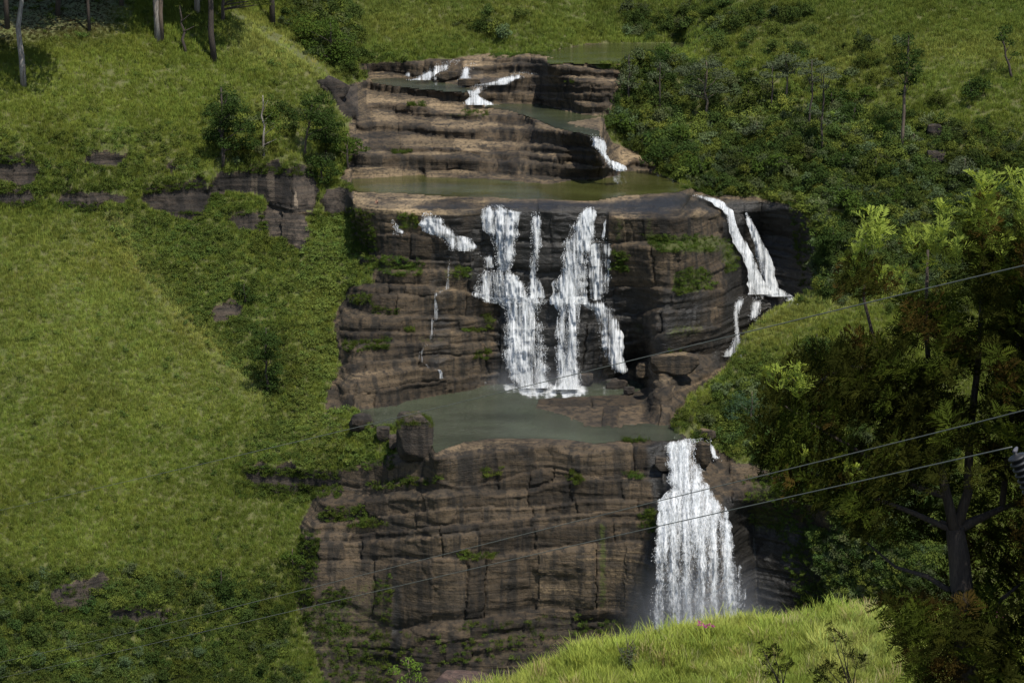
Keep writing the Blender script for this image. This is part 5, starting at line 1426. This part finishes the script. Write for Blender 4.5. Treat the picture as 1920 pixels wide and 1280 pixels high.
me = bpy.data.meshes.new('hair'); bm.to_mesh(me); bm.free(); me.materials.append(M_hair)
o = link('hair', me, person); o.location = (0, -.245, .80)
skin_body('shorts', [(0, 0, .14, .145), (.10, -.06, .14, .115), (.14, -.30, .28, .085), (-.10, -.06, .14, .115), (-.14, -.30, .28, .085)], [(0, 1), (1, 2), (0, 3), (3, 4)], M_cloth, person)

# ------------------------------------------------------------------ near ground: the grassy knoll, wires and the big tree
KY = 130.0
CREST = [(780,1390),(860,1345),(925,1310),(1000,1280),(1100,1250),(1200,1228),(1300,1210),(1400,1192),(1500,1180),(1600,1172),(1680,1172),(1760,1178),(1850,1190),(2000,1215),(2120,1240)]
ku = np.linspace(800, 2120, 120); kv = lerpline(CREST, ku)
KX = xf_of(ku, kv) * KY; KZ = tz_of(kv) * KY
def knoll_z(x, y):
    zc = np.interp(x, KX, KZ); d = KY - y
    z = np.where(d >= 0, zc - .16 * d - .002 * d * d, zc - .05 * d * d * .35 + .0 * d)
    z = np.where(d < 0, zc - .05 * d * d - .05 * (-d), z)
    return z + .25 * vnoise(np.asarray(x) / 4.0, np.asarray(y) / 4.0, seed=401)
gx = np.linspace(KX[0], KX[-1], 150); gy = np.linspace(80, 142, 66)
GX, GY = np.meshgrid(gx, gy); GZ = knoll_z(GX, GY); GZ = np.where(GY > 136, GZ - (GY - 136) * 2.5, GZ)
idx = np.arange(GX.size).reshape(GX.shape)
q = np.stack([idx[:-1, :-1], idx[:-1, 1:], idx[1:, 1:], idx[1:, :-1]], -1).reshape(-1, 4)
M_knoll = simple_mat('knoll_turf', (.08, .10, .02), .95, (.12, .13, .03), .8)
link('grassy_knoll', new_mesh('grassy_knoll', np.stack([GX, GY, GZ], -1).reshape(-1, 3), q, mat=M_knoll), kind='structure', label='sunlit grassy knoll in the near right corner')
n = 15000
x = rng.uniform(KX[0], KX[-1], n); y = KY + 2.5 - rng.random(n) ** 1.2 * 24
pts = np.stack([x, y, knoll_z(x, y)], -1)
bs = np.array([.30, .36, .07]) + np.array([.20, .15, .08]) * np.clip(vnoise(x / 3, y / 3, seed=411), 0, 1)[:, None]
shd = np.clip((x - 14) / 8, 0, 1)[:, None]
rot = np.stack([rng.normal(.0, .15, n), rng.normal(.16, .15, n), rng.uniform(0, 6.283, n)], -1)
scatter('knoll_grass', pts, P_fine, rng.uniform(.5, 1.0, n) * (1 + .5 * (rng.random(n) < .06)) * (1 + .25 * vnoise(x / 2.2, y / 2.2, seed=431)), tints(bs, x, y, pts, .25, .3), 'long bright yellow green grass waving on the near knoll', rot)
k_ = rng.choice(n, 420, replace=False)
scatter('dry_stalks', pts[k_], P_fine, rng.uniform(.8, 1.35, 420), tints(np.array([.42, .34, .17]), x[k_], y[k_], pts[k_]), 'dry straw coloured stalks sticking out of the knoll grass', rot[k_])
def knoll_pt(u, dy=0.0):
    y = KY - dy; v0 = np.interp(u, ku, kv); x = xf_of(u, v0) * KY
    return Vector((x, y, float(knoll_z(np.array([x]), np.array([y]))[0])))
# dry bush and flowers on the knoll
p = knoll_pt(1176, 1.5); t = thing('dry_bush', 'small leafy bush with bare dry stems on the knoll edge', 'bush', p)
r = np.random.default_rng(77)
for k in range(7):
    d = Vector((r.normal() * .35 + (k - 3) * .12, r.normal() * .3, r.uniform(1.3, 2.4)))
    tube('stem', wobbly((0, 0, 0), d, 6, .12, r), [.035, .03, .028, .024, .018, .01], B_tan, t, 5)
link('crown', cloud_mesh('crown', r, 420, [(-.1, 0, .5, .45, 1.1), (.25, 0, .9, .35, 1.1), (-.3, .1, 1.0, .25, 1.1), (.1, 0, .25, .5, .8)], .08, L_grey, .45), t)
M_pink = leaf_material('pink_petals', (.45, .05, .28), False, .3, .3)
for (u, dy, hh, lab) in ((1322, .2, 1.1, 'pink flowering weed on the knoll before the great fall'), (1838, 4.0, 3.6, 'pink blossoms half hidden in the shade of the big tree')):
    p = knoll_pt(u, dy); t = thing('flowering_plant', lab, 'flower', p)
    for k in range(5):
        tube('stem', wobbly((0, 0, 0), (r.normal() * .4, r.normal() * .3, hh * r.uniform(.8, 1.05)), 4, .05, r), [.012] * 4, B_tan, t, 4)
    link('petals', cloud_mesh('petals', r, 110, [(r.normal() * .35, r.normal() * .25, hh * r.uniform(.85, 1.05), .14, .8) for _ in range(7)], .05, M_pink, .7), t)

# overhead wires
M_wire = simple_mat('grey_cable', (.12, .125, .10), .7)
def wire(label, pts, y0, y1, rad):
    P = np.array(pts, float); us = np.linspace(P[-1, 0], P[0, 0], 70)
    o = np.argsort(P[:, 0]); v = np.interp(us, P[o, 0], P[o, 1])
    c = np.polyfit(us / 1000, v, 4); v = np.polyval(c, us / 1000)
    Y = y1 + (y0 - y1) * (us - us[0]) / (us[-1] - us[0])
    co = [P3(a, b, y) for a, b, y in zip(us, v, Y)]
    return tube('power_line', co, [rad * (.22 + .78 * i / (len(co) - 1)) * np.interp(co[i].y, [50, 92], [1, 1.3]) for i in range(len(co))], M_wire, None, 6, label=label, category='cable')
wire('highest overhead cable, crossing in front of the wide waterfall', [(2050,466),(1920,500),(1750,537),(1600,573),(1400,622),(1200,672),(1000,722),(800,770),(600,815),(400,864),(200,912),(0,957),(-160,990)], 50, 92, .017)
wire('middle overhead cable, crossing the top of the great lower fall', [(2050,735),(1920,770),(1700,823),(1500,875),(1300,923),(1000,997),(860,1031),(700,1072),(560,1106),(400,1148),(200,1196),(0,1240),(-160,1275)], 50, 92, .017)
wire('lowest overhead cable, running to the ribbed insulator', [(1897,838),(1700,882),(1500,926),(1300,972),(1120,1012),(1000,1040),(860,1072),(740,1099),(560,1141),(400,1180),(200,1226),(0,1270),(-160,1304)], 50, 92, .017)
a = P3(1903, 848, 50); b = P3(1946, 948, 50); ax = (b - a)
t = thing('insulator', 'dark ribbed insulator hanging at the right edge on the lowest cable', 'insulator', a)
t.rotation_euler = ax.to_track_quat('Z', 'Y').to_euler(); ln = ax.length
prof = [(0, .02), (.04, .05)]
for k in range(9):
    z = .08 + k * (ln - .12) / 9; s_ = (ln - .12) / 9
    prof += [(z, .13), (z + s_ * .15, .2), (z + s_ * .4, .2), (z + s_ * .55, .16), (z + s_ * .95, .16)]
prof += [(ln, .05)]
co = []; fc = []; nn = 20
for (z, rr_) in prof:
    co += [(rr_ * math.cos(2 * math.pi * k / nn), rr_ * math.sin(2 * math.pi * k / nn), z) for k in range(nn)]
for i in range(len(prof) - 1):
    fc += [(i * nn + k, i * nn + (k + 1) % nn, (i + 1) * nn + (k + 1) % nn, (i + 1) * nn + k) for k in range(nn)]
link('ribbed_body', new_mesh('ribbed_body', co, None, fc, simple_mat('dark_porcelain', (.006, .006, .007), .6)), t)
tube('clamp', [(-.05, 0, -.06), (.0, 0, -.02), (.14, .05, .0), (.3, .1, .02)], [.03, .05, .05, .03], simple_mat('galvanised_steel', (.08, .075, .085), .6), t)

# the big silky oak in front
TY = 100.0
def S3(u, v, dy=0.0):
    return P3(u, v, TY + dy)
def frond_spray(r, mat, size=1.0, up=.6, nf=7):
    """a shoot with ferny fronds, each with leaflets along both sides"""
    co = []; fc = []; tone = []
    for f in range(nf):
        a = f * 2.4 + r.normal() * .3; el = r.uniform(.15, 1.1) * up + .15
        d = np.array([math.cos(a) * math.cos(el), math.sin(a) * math.cos(el), math.sin(el)])
        side = np.cross(d, [0, 0, 1]); side /= np.linalg.norm(side) + 1e-6; nr = np.cross(side, d)
        Lf = size * r.uniform(.6, 1.1); base = np.array([0, 0, .10 * f * size])
        tn = r.uniform(.1, 1)
        for k in range(7):
            s = (k + 1) / 7.5; c = base + d * Lf * s - np.array([0, 0, .35 * Lf * s * s])
            ll = Lf * .30 * math.sin(math.pi * (.12 + .85 * s)) ** .7
            for sd in (-1, 1):
                dirn = d * .75 + side * sd + nr * r.normal() * .25; dirn /= np.linalg.norm(dirn)
                tip = c + dirn * ll; w = d * ll * .13
                i = len(co); co += [c - w, c + dirn * ll * .5 + w * 1.2, tip, c + dirn * ll * .5 - w * 1.6]
                fc.append((i, i + 1, i + 2, i + 3)); tone += [tn] * 4
    return np.array(co), np.array(fc), np.array(tone)
LT = [leaf_material('silky_oak_olive', (.030, .034, .007), False, .3, .5), leaf_material('silky_oak_green', (.042, .057, .009), False, .3, .5),
      leaf_material('silky_oak_rusty', (.048, .034, .009), False, .3, .5), leaf_material('silky_oak_young', (.24, .30, .055), False, .4, .3)]
r = np.random.default_rng(91)
SPR = []
for k in range(9):
    mi = [0, 0, 0, 1, 1, 1, 2, 2, 2][k]
    co, fc, tn = frond_spray(r, None, .85)
    me = new_mesh('leaf_spray', co, fc, mat=LT[mi], smooth=False); float_attr(me, 'leafvar', tn); SPR.append((me, co, fc, tn, mi))
YOUNG = []
for k in range(3):
    co, fc, tn = frond_spray(r, None, 1.0, 1.05, 9)
    me = new_mesh('young_shoot', co, fc, mat=LT[3], smooth=False); float_attr(me, 'leafvar', tn); YOUNG.append(me)
foot = S3(1818, 1330); foot.z = min(foot.z, float(knoll_z(np.array([foot.x]), np.array([TY]))[0])) - .3
oak = thing('silky_oak', 'large dark ferny leaved tree filling the right of the view', 'tree', foot)
def rel(p):
    return Vector(p) - foot
kx = TY / F
tube('trunk', [rel(foot), rel(S3(1812, 1200)), rel(S3(1803, 1100)), rel(S3(1798, 1040)), rel(S3(1790, 990))], [.62, .55, .5, .46, .4], B_dark, oak, 10)
LIMBS = [[(1790,990),(1765,975),(1738,986)], [(1792,995),(1830,975),(1880,950),(1960,925)], [(1790,990),(1775,930),(1760,860),(1745,740),(1735,600),(1740,470)], [(1800,985),(1815,920),(1822,820),(1835,680),(1845,520),(1850,390)],
         [(1775,935),(1700,900),(1620,850),(1540,800),(1470,760)], [(1762,870),(1700,780),(1650,680),(1620,560),(1625,450)], [(1880,950),(1890,850),(1905,700),(1915,560),(1925,420)], [(1790,1000),(1720,960),(1640,930),(1560,900),(1490,880)],
         [(1806,1120),(1740,1080),(1680,1060),(1620,1010)], [(1812,1200),(1880,1120),(1950,1060)], [(1650,690),(1580,690),(1520,720),(1482,710)]]
for k, L in enumerate(LIMBS):
    dyk = r.normal() * 1.5
    pts = [rel(S3(u, v, dyk * i / len(L))) + Vector((r.normal(), r.normal(), r.normal())) * .06 for i, (u, v) in enumerate(L)]
    r0 = .26 if k in (1, 2, 3) else .15
    tube('branch', pts, [r0 * (1 - .8 * i / (len(pts) - 1)) for i in range(len(pts))], B_tan if k == 0 else B_dark, oak, 7)
CROWN = [(1440,860),(1425,800),(1470,700),(1505,690),(1560,650),(1580,570),(1605,500),(1632,440),(1655,500),(1690,560),(1722,470),(1745,470),(1768,500),(1795,470),(1822,410),(1845,360),(1862,420),(1885,480),(1905,400),(1960,350),(2080,350),(2080,1340),(1740,1340),(1705,1230),(1650,1120),(1600,1060),(1540,960),(1470,910)]
cp_ = np.array(CROWN, float)
def in_poly(u, v, poly):
    rI = np.zeros(len(u), bool); n = len(poly)
    for k in range(n):
        xa, ya = poly[k]; xb, yb = poly[(k + 1) % n]
        c = ((ya > v) != (yb > v)) & (u < (xb - xa) * (v - ya) / (yb - ya + 1e-9) + xa); rI ^= c
    return rI
uC = r.uniform(1420, 2080, 22000); vC = r.uniform(330, 1340, 22000)
keep = in_poly(uC, vC, cp_)
gap = vnoise(uC / 75., vC / 75., seed=501) + .5 * vnoise(uC / 30., vC / 30., seed=503)
keep &= (gap > np.where(vC < 700, -.16, -.32)) | (uC > 1840) | (vC > 1120)
thin = (vC > 900) & (vC < 1150) & (uC > 1650) & (uC < 1900); keep &= ~thin | (r.random(22000) < .55)
uC = uC[keep][:4200]; vC = vC[keep][:4200]
dC = r.normal(0, 2.6, len(uC)).clip(-5, 5)
hole = (uC > 1690) & (uC < 1890) & (vC > 925) & (vC < 1130); dC = np.where(hole, np.abs(dC) + 1.5, dC)
tc = vnoise(uC / 60., vC / 60., dC / 3, seed=507)
order = np.argsort(dC + (uC > 1930) * 50)      # the nearest and clearest ones as parts of their own
acc_c = [[], [], []]; acc_f = [[], [], []]; acc_t = [[], [], []]; npart = 0
for i in order:
    mi = 0 if tc[i] < .05 else (1 if tc[i] < .45 else 2)
    me, co, fc, tn, _ = SPR[mi * 3 + r.integers(0, 3)]
    p = rel(S3(uC[i], vC[i], dC[i])); s = r.uniform(.75, 1.35)
    out_ = Vector((p.x - rel(S3(1790, 900)).x, r.normal() * 2, 2.2)).normalized()
    rt = Matrix.Rotation(r.uniform(0, 6.28), 4, 'Z'); qd = out_.to_track_quat('Z', 'Y').to_matrix().to_4x4()
    M4 = Matrix.Translation(p) @ qd @ rt @ Matrix.Scale(s, 4)
    if npart < 270:
        o = link('leaf_spray', me, oak); o.matrix_local = M4; npart += 1
    else:
        A = np.array(M4); c = co @ A[:3, :3].T + A[:3, 3]
        off = sum(len(x) for x in acc_c[mi]); acc_c[mi].append(c); acc_f[mi].append(fc + off); acc_t[mi].append(tn)
cs = []; fs = []; ts = []; mis = []; off = 0
for mi in range(3):
    if acc_c[mi]:
        c = np.concatenate(acc_c[mi]); f = np.concatenate(acc_f[mi]) + off; off += len(c)
        cs.append(c); fs.append(f); ts.append(np.concatenate(acc_t[mi])); mis.append(np.full(len(f), mi, np.int32))
me = new_mesh('foliage', np.concatenate(cs), np.concatenate(fs), mat=LT[:3], smooth=False)
float_attr(me, 'leafvar', np.concatenate(ts)); me.polygons.foreach_set('material_index', np.concatenate(mis)); me.update()
link('foliage', me, oak, kind='stuff')
for (u, v, s) in [(1630,425,1.2),(1622,445,1.0),(1640,440,.9),(1612,470,.9),(1840,352,1.2),(1848,380,1.2),(1828,395,1.0),(1850,420,1.0),(1780,400,.9),(1765,440,.9),(1480,705,1.0),(1488,715,1.0),(1470,720,.8),(1915,360,1.1),(1925,390,1.1),(1700,455,.8),(1730,445,.8),(1805,470,.9),(1600,500,.8),(1655,520,.7),(1690,520,.7),(1860,460,.8),(1500,850,.6),(1590,880,.6)]:
    for q_ in range(2):
        o = link('young_shoot', YOUNG[r.integers(0, 3)], oak, label='bright yellow green young shoot')
        p = rel(S3(u + r.normal() * 9, v + (14 + 20 * q_) * s, -3.2 + r.normal() * .3)); sz_ = s * (.85 + .2 * q_)
        o.location = p; o.scale = (sz_, sz_, sz_ * 1.25); o.rotation_euler = (r.normal() * .2, r.normal() * .2, r.uniform(0, 6))
# dark saplings at the bottom edge
M_sap = leaf_material('dark_sapling_leaves', (.012, .016, .005), False, .12, .4)
SAP = []
for k in range(3):
    co, fc, tn = frond_spray(r, None, .9)
    me = new_mesh('leaf_spray', co, fc, mat=M_sap, smooth=False); float_attr(me, 'leafvar', tn); SAP.append(me)
for (u0, v0, L, lab) in ((1470, 1300, [(1450,1225,.8),(1432,1240,.7),(1462,1250,.7),(1428,1215,.6),(1478,1240,.6),(1445,1265,.7)], 'dark ferny sapling on the knoll, left of two at the lower edge'),
                         (1600, 1310, [(1575,1200,.8),(1560,1185,.7),(1590,1225,.8),(1550,1250,.8),(1530,1255,.7),(1608,1240,.8),(1580,1265,.8),(1545,1275,.8)], 'dark ferny sapling on the knoll, right of two at the lower edge')):
    yy = 99.0; b0 = P3(u0, v0, yy); t = thing('ferny_sapling', lab, 'sapling', b0)
    for (u, v, s) in L:
        p = P3(u, v, yy + r.normal() * .5) - b0
        tube('stem', wobbly((0, 0, 0), p, 4, .08, r), [.035, .03, .02, .01], B_dark, t, 5)
        for q_ in range(5):
            o = link('leaf_spray', SAP[r.integers(0, 3)], t); o.location = p + Vector((r.normal() * .15, r.normal() * .2, r.normal() * .12 - .1)); o.scale = (s * .62,) * 3; o.rotation_euler = (r.normal() * .5, r.normal() * .5, r.uniform(0, 6))
